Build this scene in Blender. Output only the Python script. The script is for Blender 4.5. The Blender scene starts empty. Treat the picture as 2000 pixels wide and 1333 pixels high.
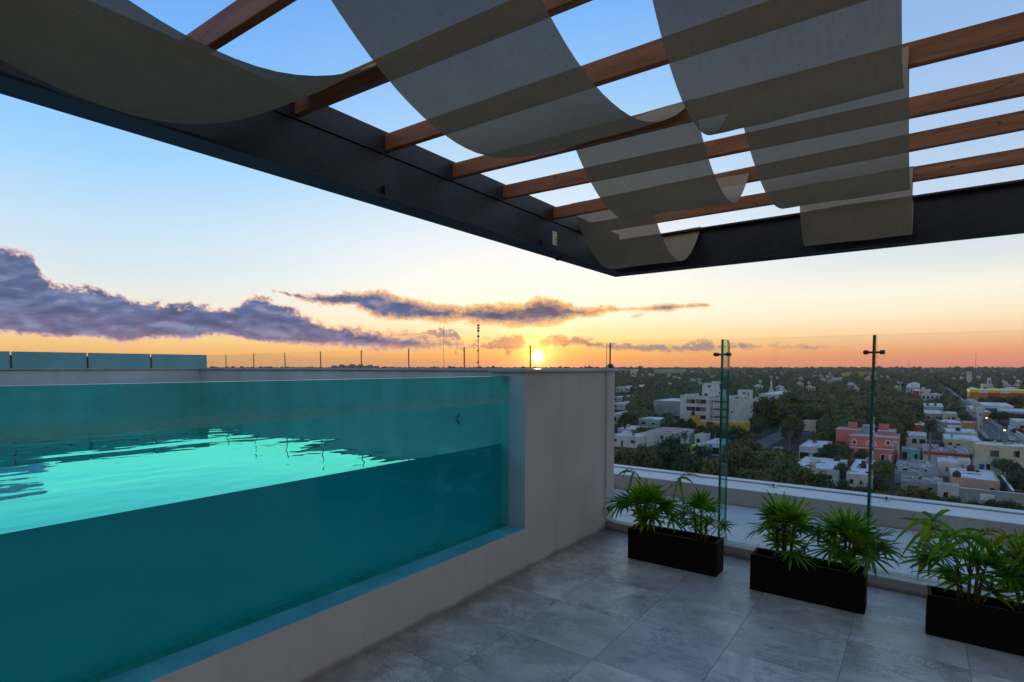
import bpy, math, random
from math import sin, cos, tan, pi, radians, atan2, sqrt, hypot, exp
from mathutils import Vector, noise as mnoise
random.seed(7)
S = bpy.context.scene
COL = S.collection

# ------------------------------------------------------------------ camera
F = 1075.0                       # focal length measured in pixels of a 2000 px wide frame
YAW, PITCH, EYE = radians(36.5), radians(3.0), 1.6
cd = bpy.data.cameras.new("camera"); cam = bpy.data.objects.new("camera", cd); COL.objects.link(cam)
cam.location = (0, 0, EYE); cam.rotation_euler = (pi/2 - PITCH, 0, YAW)
cd.sensor_width = 36; cd.lens = 36*F/2000; cd.shift_y = (719 + F*tan(PITCH) - 666.5)/2000
cd.clip_start = .05; cd.clip_end = 60000
S.camera = cam
_h = (-sin(YAW), cos(YAW)); _r = (cos(YAW), sin(YAW)); _CY = 719 + F*tan(PITCH)
def ray(x, y):
    a = (x - 1000)/F; b = (_CY - y)/F
    k = cos(PITCH) + b*sin(PITCH); z = -sin(PITCH) + b*cos(PITCH)
    return (_r[0]*a + _h[0]*k, _r[1]*a + _h[1]*k, z)
def on_y(x, y, Y):
    d = ray(x, y); t = Y/d[1]; return (d[0]*t, Y, EYE + d[2]*t)
def on_z(x, y, Z):
    d = ray(x, y); t = (Z - EYE)/d[2]; return (d[0]*t, d[1]*t, Z)
def at_depth(x, D):              # ground point of a sight line at forward distance D
    a = (x - 1000)/F; return (D*(a*_r[0] + _h[0]), D*(a*_r[1] + _h[1]))
def depth(X, Y): return X*_h[0] + Y*_h[1]
def to_px(X, Y, Z):
    f = depth(X, Y); r = X*_r[0] + Y*_r[1]; z = Z - EYE
    w = f*cos(PITCH) - z*sin(PITCH); v = f*sin(PITCH) + z*cos(PITCH)
    if w < .1: return (-9999, -9999)
    return (1000 + F*r/w, _CY - F*v/w)
GROUND = -26.4

# ------------------------------------------------------------------ mesh builder
class MB:
    def __init__(s): s.v = []; s.f = []; s.m = []
    def face(s, pts, m=0):
        n = len(s.v); s.v += [tuple(p) for p in pts]; s.f.append(tuple(range(n, n+len(pts)))); s.m.append(m)
    def box(s, x0, x1, y0, y1, z0, z1, m=0, skip=""):
        n = len(s.v)
        s.v += [(x, y, z) for z in (z0, z1) for y in (y0, y1) for x in (x0, x1)]
        q = {'b': (0,2,3,1), 't': (4,5,7,6), 'f': (0,1,5,4), 'k': (2,6,7,3), 'l': (0,4,6,2), 'r': (1,3,7,5)}
        for k, a in q.items():
            if k in skip: continue
            s.f.append(tuple(n+i for i in a)); s.m.append(m[k] if isinstance(m, dict) else m)
    def prism(s, poly, z0, z1, m=0):
        n = len(s.v); k = len(poly)
        s.v += [(x, y, z0) for x, y in poly] + [(x, y, z1) for x, y in poly]
        s.f.append(tuple(n+i for i in range(k))[::-1]); s.m.append(m)
        s.f.append(tuple(n+k+i for i in range(k))); s.m.append(m)
        for i in range(k):
            j = (i+1) % k; s.f.append((n+i, n+j, n+k+j, n+k+i)); s.m.append(m)
    def tube(s, pts, rad, n=8, m=0, caps=True):
        pts = [Vector(p) for p in pts]
        if not isinstance(rad, (list, tuple)): rad = [rad]*len(pts)
        base = len(s.v)
        for i, p in enumerate(pts):
            d = (pts[min(i+1, len(pts)-1)] - pts[max(i-1, 0)]).normalized()
            u = d.cross(Vector((0, 0, 1)))
            if u.length < 1e-3: u = Vector((1, 0, 0))
            u.normalize(); w = d.cross(u)
            for k in range(n):
                a = 2*pi*k/n; s.v.append(tuple(p + (u*cos(a) + w*sin(a))*rad[i]))
        for i in range(len(pts)-1):
            for k in range(n):
                a = base + i*n + k; b = base + i*n + (k+1) % n
                s.f.append((a, b, b+n, a+n)); s.m.append(m)
        if caps:
            s.f.append(tuple(base+k for k in range(n))[::-1]); s.m.append(m)
            e = base + (len(pts)-1)*n
            s.f.append(tuple(e+k for k in range(n))); s.m.append(m)
    def lathe(s, c, prof, n=16, m=0):           # prof: (radius, z)
        b = len(s.v)
        for r, z in prof:
            for k in range(n):
                a = 2*pi*k/n; s.v.append((c[0]+r*cos(a), c[1]+r*sin(a), c[2]+z))
        for i in range(len(prof)-1):
            for k in range(n):
                a = b+i*n+k; q = b+i*n+(k+1) % n
                s.f.append((a, q, q+n, a+n)); s.m.append(m)
        s.f.append(tuple(b+k for k in range(n))[::-1]); s.m.append(m)
        e = b+(len(prof)-1)*n; s.f.append(tuple(e+k for k in range(n))); s.m.append(m)
    def mesh(s, name, mats, smooth=False):
        me = bpy.data.meshes.new(name); me.from_pydata(s.v, [], s.f)
        for m in (mats if isinstance(mats, (list, tuple)) else [mats]): me.materials.append(m)
        if len(me.materials) > 1: me.polygons.foreach_set("material_index", s.m)
        if smooth: me.polygons.foreach_set("use_smooth", [True]*len(s.f))
        me.update(); return me
    def build(s, name, mats, parent=None, smooth=False, bevel=0, loc=None):
        o = bpy.data.objects.new(name, s.mesh(name, mats, smooth)); COL.objects.link(o)
        if parent: o.parent = parent
        if loc: o.location = loc
        if bevel:
            b = o.modifiers.new("bevel", 'BEVEL'); b.width = bevel; b.segments = 2; b.limit_method = 'ANGLE'
        return o
def tag(o, label, cat, group=None, kind=None):
    if label: o["label"] = label
    if cat: o["category"] = cat
    if group: o["group"] = group
    if kind: o["kind"] = kind
    return o
def thing(name, label, cat, loc=(0,0,0), group=None):
    o = bpy.data.objects.new(name, None); COL.objects.link(o); o.location = loc; o.empty_display_size = .2
    return tag(o, label, cat, group)
def struct(o): o["kind"] = "structure"; return o
def copy_tree(o, loc, rz=0, sc=1, label=None, group=None):
    c = o.copy(); COL.objects.link(c); c.location = loc; c.rotation_euler = (0, 0, rz); c.scale = (sc,)*3 if not isinstance(sc, tuple) else sc
    if label: c["label"] = label
    if group: c["group"] = group
    for ch in list(o.children):
        d = ch.copy(); COL.objects.link(d); d.parent = c
        for g in list(ch.children):
            e = g.copy(); COL.objects.link(e); e.parent = d
    return c

# ------------------------------------------------------------------ node helpers
def lin(c): return tuple((v/255/12.92 if v/255 <= .04045 else ((v/255+.055)/1.055)**2.4) for v in c)
class NT:
    def __init__(s, tree): s.t = tree; s.n = tree.nodes; s.l = tree.links
    def add(s, typ, ins=None, **kw):
        nd = s.n.new(typ)
        for k, v in kw.items(): setattr(nd, k, v)
        for k, v in (ins or {}).items(): s.set(nd, k, v)
        return nd
    def set(s, nd, k, v):
        sock = nd.inputs[k]
        if isinstance(v, bpy.types.NodeSocket): s.l.new(v, sock)
        elif isinstance(v, bpy.types.Node): s.l.new(v.outputs[0], sock)
        else:
            if sock.type == 'RGBA' and len(v) == 3: v = (*v, 1)
            sock.default_value = v
    def m(s, op, a, b=None, c=None, clamp=False):
        nd = s.n.new('ShaderNodeMath'); nd.operation = op; nd.use_clamp = clamp
        for i, v in enumerate((a, b, c)):
            if v is not None: s.set(nd, i, v)
        return nd.outputs[0]
    def mix(s, f, a, b, blend='MIX'):
        nd = s.n.new('ShaderNodeMix'); nd.data_type = 'RGBA'; nd.blend_type = blend; nd.clamp_factor = True
        s.set(nd, 0, f); s.set(nd, 6, a); s.set(nd, 7, b); return nd.outputs[2]
    def smooth(s, v, a, b, lo=0.0, hi=1.0):
        nd = s.n.new('ShaderNodeMapRange'); nd.interpolation_type = 'SMOOTHSTEP'
        for i, q in enumerate((v, a, b, lo, hi)): s.set(nd, i, q)
        return nd.outputs[0]
    def ramp(s, f, stops, interp='LINEAR'):
        nd = s.n.new('ShaderNodeValToRGB'); cr = nd.color_ramp; cr.interpolation = interp
        while len(cr.elements) < len(stops): cr.elements.new(.5)
        for e, (p, c) in zip(cr.elements, stops): e.position = p; e.color = (*c, 1)
        s.set(nd, 0, f); return nd.outputs[0]
    def noise(s, vec, scale, detail=4, rough=.5, dist=0.0, dims='3D'):
        nd = s.n.new('ShaderNodeTexNoise'); nd.noise_dimensions = dims
        s.set(nd, 'Vector', vec); s.set(nd, 'Scale', scale); s.set(nd, 'Detail', detail); s.set(nd, 'Roughness', rough); s.set(nd, 'Distortion', dist)
        return nd.outputs[0]
    def xyz(s, x, y, z):
        nd = s.n.new('ShaderNodeCombineXYZ')
        for i, v in enumerate((x, y, z)): s.set(nd, i, v)
        return nd.outputs[0]
    def vscale(s, v, sx, sy, sz, loc=(0,0,0)):
        nd = s.n.new('ShaderNodeMapping'); s.set(nd, 0, v); nd.inputs['Scale'].default_value = (sx, sy, sz); nd.inputs['Location'].default_value = loc
        return nd.outputs[0]
def material(name):
    mt = bpy.data.materials.new(name); mt.use_nodes = True; nt = NT(mt.node_tree); nt.n.clear()
    nt.out = nt.add('ShaderNodeOutputMaterial'); return mt, nt
def pos(nt): return nt.add('ShaderNodeTexCoord').outputs['Object']
def wpos(nt): return nt.add('ShaderNodeNewGeometry').outputs['Position']
def plain(name, col, rough=.7, var=.25, scale=3.0, spec=.4, metal=0.0, bump=0.0, bscale=40.0, dirt=None, obj_random=0.0):
    mt, nt = material(name); p = pos(nt)
    n = nt.noise(p, scale, 6, .6)
    lo = tuple(max(0, c*(1-var)) for c in col); hi = tuple(min(1, c*(1+var)) for c in col)
    c = nt.mix(nt.smooth(n, .3, .7), lo, hi)
    if obj_random:
        r = nt.add('ShaderNodeObjectInfo').outputs['Random']
        c = nt.mix(obj_random, c, nt.mix(r, tuple(q*.45 for q in col), tuple(min(1, q*1.6) for q in col)))
    if dirt:
        d = nt.smooth(nt.noise(nt.vscale(p, 1, 1, .25), scale*1.7, 6, .65), .52, .75)
        c = nt.mix(nt.m('MULTIPLY', d, dirt[1]), c, dirt[0])
    b = nt.add('ShaderNodeBsdfPrincipled', {'Base Color': c, 'Roughness': rough, 'Specular IOR Level': spec, 'Metallic': metal})
    if bump:
        h = nt.noise(p, bscale, 3, .5)
        bp = nt.add('ShaderNodeBump', {'Strength': bump, 'Distance': .01, 'Height': h}); nt.set(b, 'Normal', bp)
    nt.set(nt.out, 0, b); return mt

# ------------------------------------------------------------------ sky
SUN_AZ = YAW - math.atan2(50, F)         # measured from +Y towards -X
SUN_EL = radians(1.15)
SUN_DIR = Vector((-sin(SUN_AZ)*cos(SUN_EL), cos(SUN_AZ)*cos(SUN_EL), sin(SUN_EL)))
def curve(nt, x, pts):                    # float curve through (x, y) points, both in 0..1
    nd = nt.add('ShaderNodeFloatCurve'); nt.set(nd, 'Value', x)
    cv = nd.mapping.curves[0]
    cv.points[0].location = pts[0]; cv.points[1].location = pts[-1]
    for p in pts[1:-1]: cv.points.new(*p)
    for p in cv.points: p.handle_type = 'AUTO'
    nd.mapping.update(); return nd.outputs[0]
def px2sky(x, y):
    d = ray(x, y); L = hypot(d[0], d[1])
    az = math.degrees(math.atan2(-d[0], d[1])); return (math.degrees(YAW) - az, math.degrees(math.atan2(d[2], L)))
def make_world():
    w = bpy.data.worlds.new("World"); S.world = w; w.use_nodes = True
    nt = NT(w.node_tree); nt.n.clear(); out = nt.add('ShaderNodeOutputWorld')
    d = nt.add('ShaderNodeTexCoord').outputs['Generated']
    sx = nt.add('ShaderNodeSeparateXYZ', {0: d}); X, Y, Z = sx.outputs
    el = nt.m('MULTIPLY', nt.m('ARCSINE', Z), 180/pi)
    az = nt.m('MULTIPLY', nt.m('ARCTAN2', nt.m('MULTIPLY', X, -1), Y), 180/pi)
    u = nt.m('SUBTRACT', math.degrees(YAW), az)             # degrees right of the view axis
    u = nt.m('WRAP', u, 180.0, -180.0)
    su = math.degrees(YAW - SUN_AZ)
    du = nt.m('ABSOLUTE', nt.m('SUBTRACT', u, su)); du = nt.m('MINIMUM', du, nt.m('SUBTRACT', 360, du))
    e = nt.m('DIVIDE', el, 90.0, clamp=True)
    def R(rows): return nt.ramp(e, [(a/90, lin(c)) for a, c in rows])
    A = R([(0,(255,148,48)),(1.2,(255,172,70)),(3,(255,224,148)),(5,(255,247,218)),(8.5,(255,254,244)),(12,(240,247,250)),(16,(216,235,250)),(21,(184,219,251)),(26,(152,202,252)),(34,(108,176,250)),(50,(96,146,214)),(90,(96,128,184))])
    B = R([(0,(248,134,84)),(1.2,(255,158,100)),(2.7,(255,206,160)),(4.6,(255,240,208)),(6.6,(252,249,232)),(9,(222,230,234)),(12.3,(202,220,238)),(17,(178,206,238)),(25.5,(150,188,234)),(35,(124,168,226)),(90,(96,128,184))])
    Bl = R([(0,(255,172,76)),(1.2,(255,190,100)),(2.7,(255,216,146)),(4.6,(250,236,205)),(6.6,(232,238,236)),(9,(214,232,244)),(12.3,(196,227,250)),(17,(160,214,255)),(25.5,(118,184,255)),(35,(92,150,230)),(90,(96,128,184))])
    C = R([(0,(165,155,160)),(5,(196,182,182)),(11,(200,200,208)),(25,(182,194,212)),(45,(146,166,200)),(90,(96,128,184))])
    side = nt.smooth(u, -12.0, 14.0)
    wA = nt.smooth(du, 40.0, 4.0)
    sky = nt.mix(wA, nt.mix(side, Bl, B), A)
    sky = nt.mix(nt.smooth(du, 60.0, 130.0), sky, C)
    # physical sky, weak, on top of the graded colours
    ns = nt.add('ShaderNodeTexSky', sky_type='NISHITA'); ns.sun_disc = False; ns.sun_elevation = SUN_EL; ns.sun_rotation = -SUN_AZ
    nsc = nt.add('ShaderNodeVectorMath', {0: ns.outputs[0], 1: (.02,.02,.02)}, operation='MULTIPLY')
    base = nt.add('ShaderNodeVectorMath', {0: sky, 1: (.98,.98,.98)}, operation='MULTIPLY')
    sky = nt.add('ShaderNodeVectorMath', {0: base.outputs[0], 1: nsc.outputs[0]}, operation='ADD').outputs[0]
    # glow and disc of the sun
    dot = nt.add('ShaderNodeVectorMath', {0: d, 1: tuple(SUN_DIR)}, operation='DOT_PRODUCT').outputs['Value']
    ang = nt.m('MULTIPLY', nt.m('ARCCOSINE', nt.m('MINIMUM', dot, 1.0)), 180/pi)
    def glow(k, col): 
        g = nt.m('EXPONENT', nt.m('DIVIDE', ang, -k)); return nt.add('ShaderNodeVectorMath', {0: col, 1: nt.xyz(g, g, g)}, operation='MULTIPLY').outputs[0]
    def vadd(a, b): return nt.add('ShaderNodeVectorMath', {0: a, 1: b}, operation='ADD').outputs[0]
    sky = vadd(sky, glow(2.4, (.30, .13, .0)))
    # clouds
    uv = nt.xyz(u, el, 0.0)
    warp = nt.noise(uv, .55, 3, .55); warp2 = nt.noise(nt.vscale(uv, 1, 1.0, 1, (31, 7, 0)), 2.2, 4, .6)
    big = nt.noise(nt.vscale(uv, .55, 1.0, 1, (5, 3, 0)), .75, 8, .62, .4)
    fine = nt.noise(nt.vscale(uv, .8, 1.0, 1, (11, 23, 0)), 2.0, 6, .65, .3)
    vfine = nt.noise(nt.vscale(uv, .9, 1.0, 1, (41, 3, 0)), 4.6, 5, .62, .2)
    puff = nt.m('ADD', nt.m('MULTIPLY', nt.m('SUBTRACT', big, .5), 7.5), nt.m('ADD', nt.m('MULTIPLY', nt.m('SUBTRACT', fine, .5), 5.2), nt.m('MULTIPLY', nt.m('SUBTRACT', vfine, .5), 1.8)))
    def bank(upper, lower, soft_up, soft_lo, amp_up, amp_lo, vmax=14.0):
        us = [px2sky(x, y) for x, y in upper]; ls = [px2sky(x, y) for x, y in lower]
        a, b = us[0][0], us[-1][0]
        t = nt.m('DIVIDE', nt.m('SUBTRACT', u, a), b - a, clamp=True)
        cu = nt.m('MULTIPLY', curve(nt, t, [((q[0]-a)/(b-a), q[1]/vmax) for q in us]), vmax)
        cl = nt.m('MULTIPLY', curve(nt, t, [((q[0]-a)/(b-a), q[1]/vmax) for q in ls]), vmax)
        du_ = nt.m('ADD', nt.m('DIVIDE', nt.m('SUBTRACT', cu, el), soft_up), nt.m('MULTIPLY', puff, amp_up))
        dl_ = nt.m('ADD', nt.m('DIVIDE', nt.m('SUBTRACT', el, cl), soft_lo), nt.m('MULTIPLY', puff, amp_lo))
        s = nt.m('MINIMUM', du_, dl_)
        ends = nt.m('MULTIPLY', nt.smooth(u, a - .4, a + .6), nt.smooth(u, b + .4, b - 1.2))
        s = nt.m('MULTIPLY', nt.m('ADD', s, 1.0), ends)
        s = nt.m('SUBTRACT', s, 1.0)
        return s
    b1 = bank([(-260,500),(-60,470),(10,482),(60,492),(75,520),(120,547),(200,563),(300,585),(400,594),(450,597),(495,577),(560,596),(640,626),(760,642),(850,652),(935,668)],
              [(-260,640),(-60,655),(10,657),(60,661),(120,661),(230,671),(340,666),(420,660),(480,667),(560,676),(640,682),(700,687),(800,690),(860,688),(935,680)], .55, .45, .55, .35)
    b2 = bank([(524,562),(560,566),(600,570),(650,568),(700,567),(745,566),(790,577),(830,587),(900,592),(960,590),(1010,590),(1050,577),(1100,584),(1150,599),(1185,595),(1225,596),(1262,600)],
              [(524,571),(560,582),(600,594),(650,602),(700,606),(740,624),(800,631),(850,633),(900,634),(950,640),(1000,643),(1060,641),(1110,632),(1150,624),(1190,615),(1225,610),(1262,606)], .42, .42, .5, .45)
    b3 = bank([(1190,598),(1260,597),(1300,592),(1340,592),(1398,590)], [(1190,612),(1260,610),(1300,611),(1340,605),(1398,600)], .22, .22, .38, .38)
    b4 = bank([(1226,617),(1245,611),(1268,609)], [(1226,624),(1245,622),(1268,615)], .2, .2, .3, .3)
    b5 = bank([(1085,668),(1120,655),(1170,664),(1250,670),(1350,665),(1420,666),(1500,672),(1720,676)], [(1085,674),(1120,678),(1170,684),(1250,688),(1350,690),(1420,686),(1500,684),(1720,682)], .6, .5, .5, .35)
    b6 = bank([(880,672),(940,664),(985,660),(1020,650),(1035,668)], [(880,684),(940,690),(985,692),(1020,690),(1035,686)], .5, .5, .8, .8)
    b7 = bank([(760,652),(840,642),(880,640),(912,656)], [(760,668),(840,676),(880,676),(912,672)], .5, .5, .7, .7)
    b8 = bank([(1045,660),(1075,654),(1105,657),(1128,668)], [(1045,676),(1075,684),(1105,684),(1128,682)], .5, .5, .6, .6)
    def cov(s, k): return nt.smooth(s, .0, k)
    dens = nt.m('MAXIMUM', nt.m('MAXIMUM', cov(b1, .9), cov(b2, .9)), nt.m('MAXIMUM', nt.m('MULTIPLY', cov(b3, .8), .9), nt.m('MULTIPLY', cov(b4, .8), .85)))
    soft = nt.m('MAXIMUM', nt.m('MULTIPLY', cov(b5, 1.1), .88), nt.m('MAXIMUM', nt.m('MULTIPLY', cov(b6, 1.1), .8), nt.m('MAXIMUM', nt.m('MULTIPLY', cov(b7, 1.0), .85), nt.m('MULTIPLY', cov(b8, 1.0), .85))))
    smax = nt.m('MAXIMUM', nt.m('MAXIMUM', b1, b2), b3)
    up = nt.vscale(uv, 1, 1, 1, (.25, .55, 0))
    f1 = nt.noise(nt.vscale(uv, .42, .95, 1, (5, 3, 0)), .8, 3.2, .5, .5); f2 = nt.noise(nt.vscale(up, .42, .95, 1, (5, 3, 0)), .8, 3.2, .5, .5)
    emb = nt.m('ADD', nt.m('MULTIPLY', nt.m('SUBTRACT', f1, f2), 3.4), nt.m('MULTIPLY', nt.m('SUBTRACT', fine, .5), .35))
    body_hi = lin((88, 104, 146)); body_lo = lin((132, 104, 134)); near = lin((100, 88, 112))
    hgt = nt.smooth(nt.m('ADD', el, nt.m('MULTIPLY', nt.m('SUBTRACT', big, .5), 5.0)), 1.2, 6.0)
    body = nt.mix(hgt, body_lo, body_hi)
    body = nt.mix(nt.smooth(du, 16.0, 3.0), body, near)
    tex = nt.noise(nt.vscale(uv, .35, 1.2, 1, (3, 50, 0)), .9, 7, .6, .3)
    body = nt.mix(nt.smooth(tex, .4, .75, 0.0, .55), body, lin((138, 148, 184)))
    body = nt.mix(nt.smooth(emb, .0, .7, 0.0, .6), body, nt.mix(nt.smooth(du, 34.0, 8.0), lin((150, 160, 196)), lin((196, 146, 138))))
    body = nt.mix(nt.smooth(emb, .0, -.7, 0.0, .6), body, lin((72, 76, 110)))
    rimc = nt.mix(nt.smooth(du, 36.0, 8.0), lin((250, 200, 184)), tuple(1.25*q for q in lin((255, 194, 118))))
    cc = nt.mix(nt.smooth(smax, .2, nt.m('ADD', 1.3, nt.m('MULTIPLY', nt.smooth(du, 30.0, 4.0), 1.7))), rimc, body)
    under = nt.m('MULTIPLY', nt.smooth(el, 3.2, 1.6), nt.smooth(fine, .42, .62))
    cc = nt.mix(nt.m('MULTIPLY', under, .45), cc, lin((232, 150, 130)))
    sky = nt.mix(soft, sky, nt.mix(nt.smooth(du, 1.0, 9.0), lin((206, 124, 86)), lin((166, 134, 136))))
    sky = nt.mix(dens, sky, cc)
    sky = vadd(sky, glow(1.15, (3.4, 1.7, .34)))
    disc = nt.smooth(ang, .85, .25)
    sky = nt.mix(disc, sky, (9.0, 6.0, 2.6))
    low = nt.smooth(el, -.3, 0.0)
    sky = nt.mix(low, lin((62, 66, 76)), sky)
    bg = nt.add('ShaderNodeBackground', {'Color': sky, 'Strength': 1.0})
    nt.set(out, 0, bg)
make_world()
sl = bpy.data.lights.new("sun", 'SUN'); sl.energy = 1.2; sl.angle = radians(.5); sl.color = (1, .62, .32)
so = bpy.data.objects.new("sun", sl); COL.objects.link(so); so.rotation_euler = (-SUN_DIR).to_track_quat('-Z', 'Y').to_euler()

# ------------------------------------------------------------------ terrace materials
def mat_marble():
    mt, nt = material("marble_tiles"); p = wpos(nt)
    s = nt.add('ShaderNodeSeparateXYZ', {0: p})
    gx = nt.m('DIVIDE', nt.m('ADD', s.outputs[0], 2.5), .5525); gy = nt.m('DIVIDE', nt.m('SUBTRACT', s.outputs[1], 2.085), .5465)
    fx, fy = nt.m('FRACT', gx), nt.m('FRACT', gy)
    ex = nt.m('MINIMUM', fx, nt.m('SUBTRACT', 1, fx)); ey = nt.m('MINIMUM', fy, nt.m('SUBTRACT', 1, fy))
    wob = nt.m('MULTIPLY', nt.m('SUBTRACT', nt.noise(p, 40, 3, .6), .5), .006)
    edge = nt.m('ADD', nt.m('MINIMUM', ex, ey), wob)
    joint = nt.smooth(edge, .006, .0018)
    tid = nt.xyz(nt.m('FLOOR', gx), nt.m('FLOOR', gy), 0.0)
    wn = nt.add('ShaderNodeTexWhiteNoise', {'Vector': tid}, noise_dimensions='3D')
    off = nt.add('ShaderNodeVectorMath', {0: wn.outputs[1], 1: (17, 13, 5)}, operation='MULTIPLY').outputs[0]
    q = nt.add('ShaderNodeVectorMath', {0: p, 1: off}, operation='ADD').outputs[0]
    cloud = nt.noise(q, 2.6, 7, .6, .6)
    vein = nt.noise(nt.vscale(q, 1, 1.7, 1), 3.6, 10, .74, .9)
    v = nt.m('ABSOLUTE', nt.m('SUBTRACT', vein, .5)); v = nt.smooth(v, .03, .0)
    v = nt.m('MULTIPLY', v, nt.smooth(nt.noise(q, 1.6, 3, .5), .40, .6))
    c = nt.mix(nt.smooth(cloud, .32, .7), (.45, .40, .34), (.88, .79, .68))
    c = nt.mix(nt.m('MULTIPLY', wn.outputs[0], .5), c, (.44, .42, .40))
    c = nt.mix(nt.m('MULTIPLY', v, .58), c, (.13, .135, .145))
    blot = nt.smooth(nt.noise(p, 1.7, 8, .7, .4), .54, .72)
    c = nt.mix(nt.m('MULTIPLY', blot, .7), c, (.19, .155, .115))
    spot = nt.m('MULTIPLY', nt.smooth(nt.noise(nt.vscale(q, 1, 2.4, 1), 10, 5, .65), .60, .70), nt.smooth(nt.noise(q, 2.2, 3, .5), .42, .6))
    c = nt.mix(nt.m('MULTIPLY', spot, .62), c, (.12, .12, .115))
    # grime that has gathered along the foot of the pool wall
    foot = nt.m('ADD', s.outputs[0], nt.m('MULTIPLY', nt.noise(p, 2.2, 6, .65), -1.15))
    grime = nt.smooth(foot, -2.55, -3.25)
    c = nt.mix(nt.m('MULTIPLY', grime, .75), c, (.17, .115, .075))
    c = nt.mix(nt.m('MULTIPLY', joint, .55), c, (.09, .085, .08))
    rg = nt.m('ADD', .2, nt.m('MULTIPLY', nt.noise(p, 2.3, 6, .65), .4))
    rg = nt.m('ADD', rg, nt.m('MULTIPLY', joint, .3))
    h = nt.m('SUBTRACT', nt.m('MULTIPLY', nt.noise(p, 5, 4, .5), .25), joint)
    bp = nt.add('ShaderNodeBump', {'Strength': .35, 'Distance': .003, 'Height': h})
    b = nt.add('ShaderNodeBsdfPrincipled', {'Base Color': c, 'Roughness': rg, 'Specular IOR Level': .45, 'Normal': bp.outputs[0]})
    nt.set(nt.out, 0, b); return mt
def mat_plaster(name, col, stain=(.2,.17,.14)):
    mt, nt = material(name); p = wpos(nt); s = nt.add('ShaderNodeSeparateXYZ', {0: p})
    n = nt.noise(p, 1.3, 6, .6)
    c = nt.mix(nt.smooth(n, .3, .7), tuple(v*.88 for v in col), col)
    streak = nt.smooth(nt.noise(nt.vscale(p, 5, 5, .35), 1.6, 6, .65), .5, .78)
    c = nt.mix(nt.m('MULTIPLY', streak, .45), c, tuple(v*.72 for v in col))
    ft = nt.m('ADD', s.outputs[2], nt.m('MULTIPLY', nt.noise(p, 4, 5, .6), -.09))
    c = nt.mix(nt.m('MULTIPLY', nt.smooth(ft, .0, -.035), .7), c, stain)
    bp = nt.add('ShaderNodeBump', {'Strength': .18, 'Distance': .004, 'Height': nt.noise(p, 22, 5, .6)})
    b = nt.add('ShaderNodeBsdfPrincipled', {'Base Color': c, 'Roughness': .68, 'Specular IOR Level': .3, 'Normal': bp.outputs[0]})
    nt.set(nt.out, 0, b); return mt
def mat_glass(name, tint, refl=1.0, dirt=False, rough=.0):
    mt, nt = material(name)
    tr = nt.add('ShaderNodeBsdfTransparent', {'Color': tint})
    gl = nt.add('ShaderNodeBsdfGlossy', {'Color': (1,1,1), 'Roughness': rough})
    fr = nt.add('ShaderNodeFresnel', {'IOR': 1.45})
    back = nt.add('ShaderNodeNewGeometry').outputs['Backfacing']
    f = nt.m('MULTIPLY', nt.m('MULTIPLY', fr, refl), nt.m('SUBTRACT', 1.0, back))
    sh = nt.add('ShaderNodeMixShader', {0: f, 1: tr, 2: gl}).outputs[0]
    if dirt:  # specks of dirt, plus soft reflections painted as a pale band and blotches
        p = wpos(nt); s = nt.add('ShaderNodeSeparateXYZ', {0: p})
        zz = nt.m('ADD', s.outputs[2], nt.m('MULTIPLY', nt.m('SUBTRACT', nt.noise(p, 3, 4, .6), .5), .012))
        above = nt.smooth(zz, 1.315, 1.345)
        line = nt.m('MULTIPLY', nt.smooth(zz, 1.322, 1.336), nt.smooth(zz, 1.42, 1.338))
        refl_blobs = nt.smooth(nt.noise(nt.vscale(p, 1, 1.6, .22), 3.2, 5, .65), .3, .7)  # upright blotches paint blurred reflections into the panel
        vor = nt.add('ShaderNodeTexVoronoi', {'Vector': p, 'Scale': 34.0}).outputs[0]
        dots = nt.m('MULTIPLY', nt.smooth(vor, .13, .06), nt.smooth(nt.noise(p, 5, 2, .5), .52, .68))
        k = nt.m('ADD', nt.m('MULTIPLY', nt.m('MULTIPLY', above, refl_blobs), .20), nt.m('MULTIPLY', line, .30))
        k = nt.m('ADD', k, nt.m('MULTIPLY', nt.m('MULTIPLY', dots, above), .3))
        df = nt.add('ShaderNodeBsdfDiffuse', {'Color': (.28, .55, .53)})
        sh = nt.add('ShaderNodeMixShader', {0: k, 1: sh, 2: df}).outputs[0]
    nt.set(nt.out, 0, sh); return mt
def mat_water():
    mt, nt = material("pool_water"); p = wpos(nt)
    w1 = nt.noise(nt.vscale(p, 1, .55, 1), 1.1, 3, .5, .3); w2 = nt.noise(nt.vscale(p, 1, .8, 1), 4.2, 2, .5)
    h = nt.m('ADD', nt.m('MULTIPLY', w1, 1.0), nt.m('MULTIPLY', w2, .17))
    bp = nt.add('ShaderNodeBump', {'Strength': 1.0, 'Distance': .017, 'Height': h})
    tr = nt.add('ShaderNodeBsdfTransparent', {'Color': (.42, .86, .86)})
    gl = nt.add('ShaderNodeBsdfGlossy', {'Color': (.92, 1, 1), 'Roughness': .0, 'Normal': bp.outputs[0]})
    fr = nt.add('ShaderNodeFresnel', {'IOR': 1.33, 'Normal': bp.outputs[0]})
    f = nt.m('MULTIPLY', fr, 2.5, clamp=True)
    sh = nt.add('ShaderNodeMixShader', {0: f, 1: tr, 2: gl}); nt.set(nt.out, 0, sh); return mt
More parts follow.
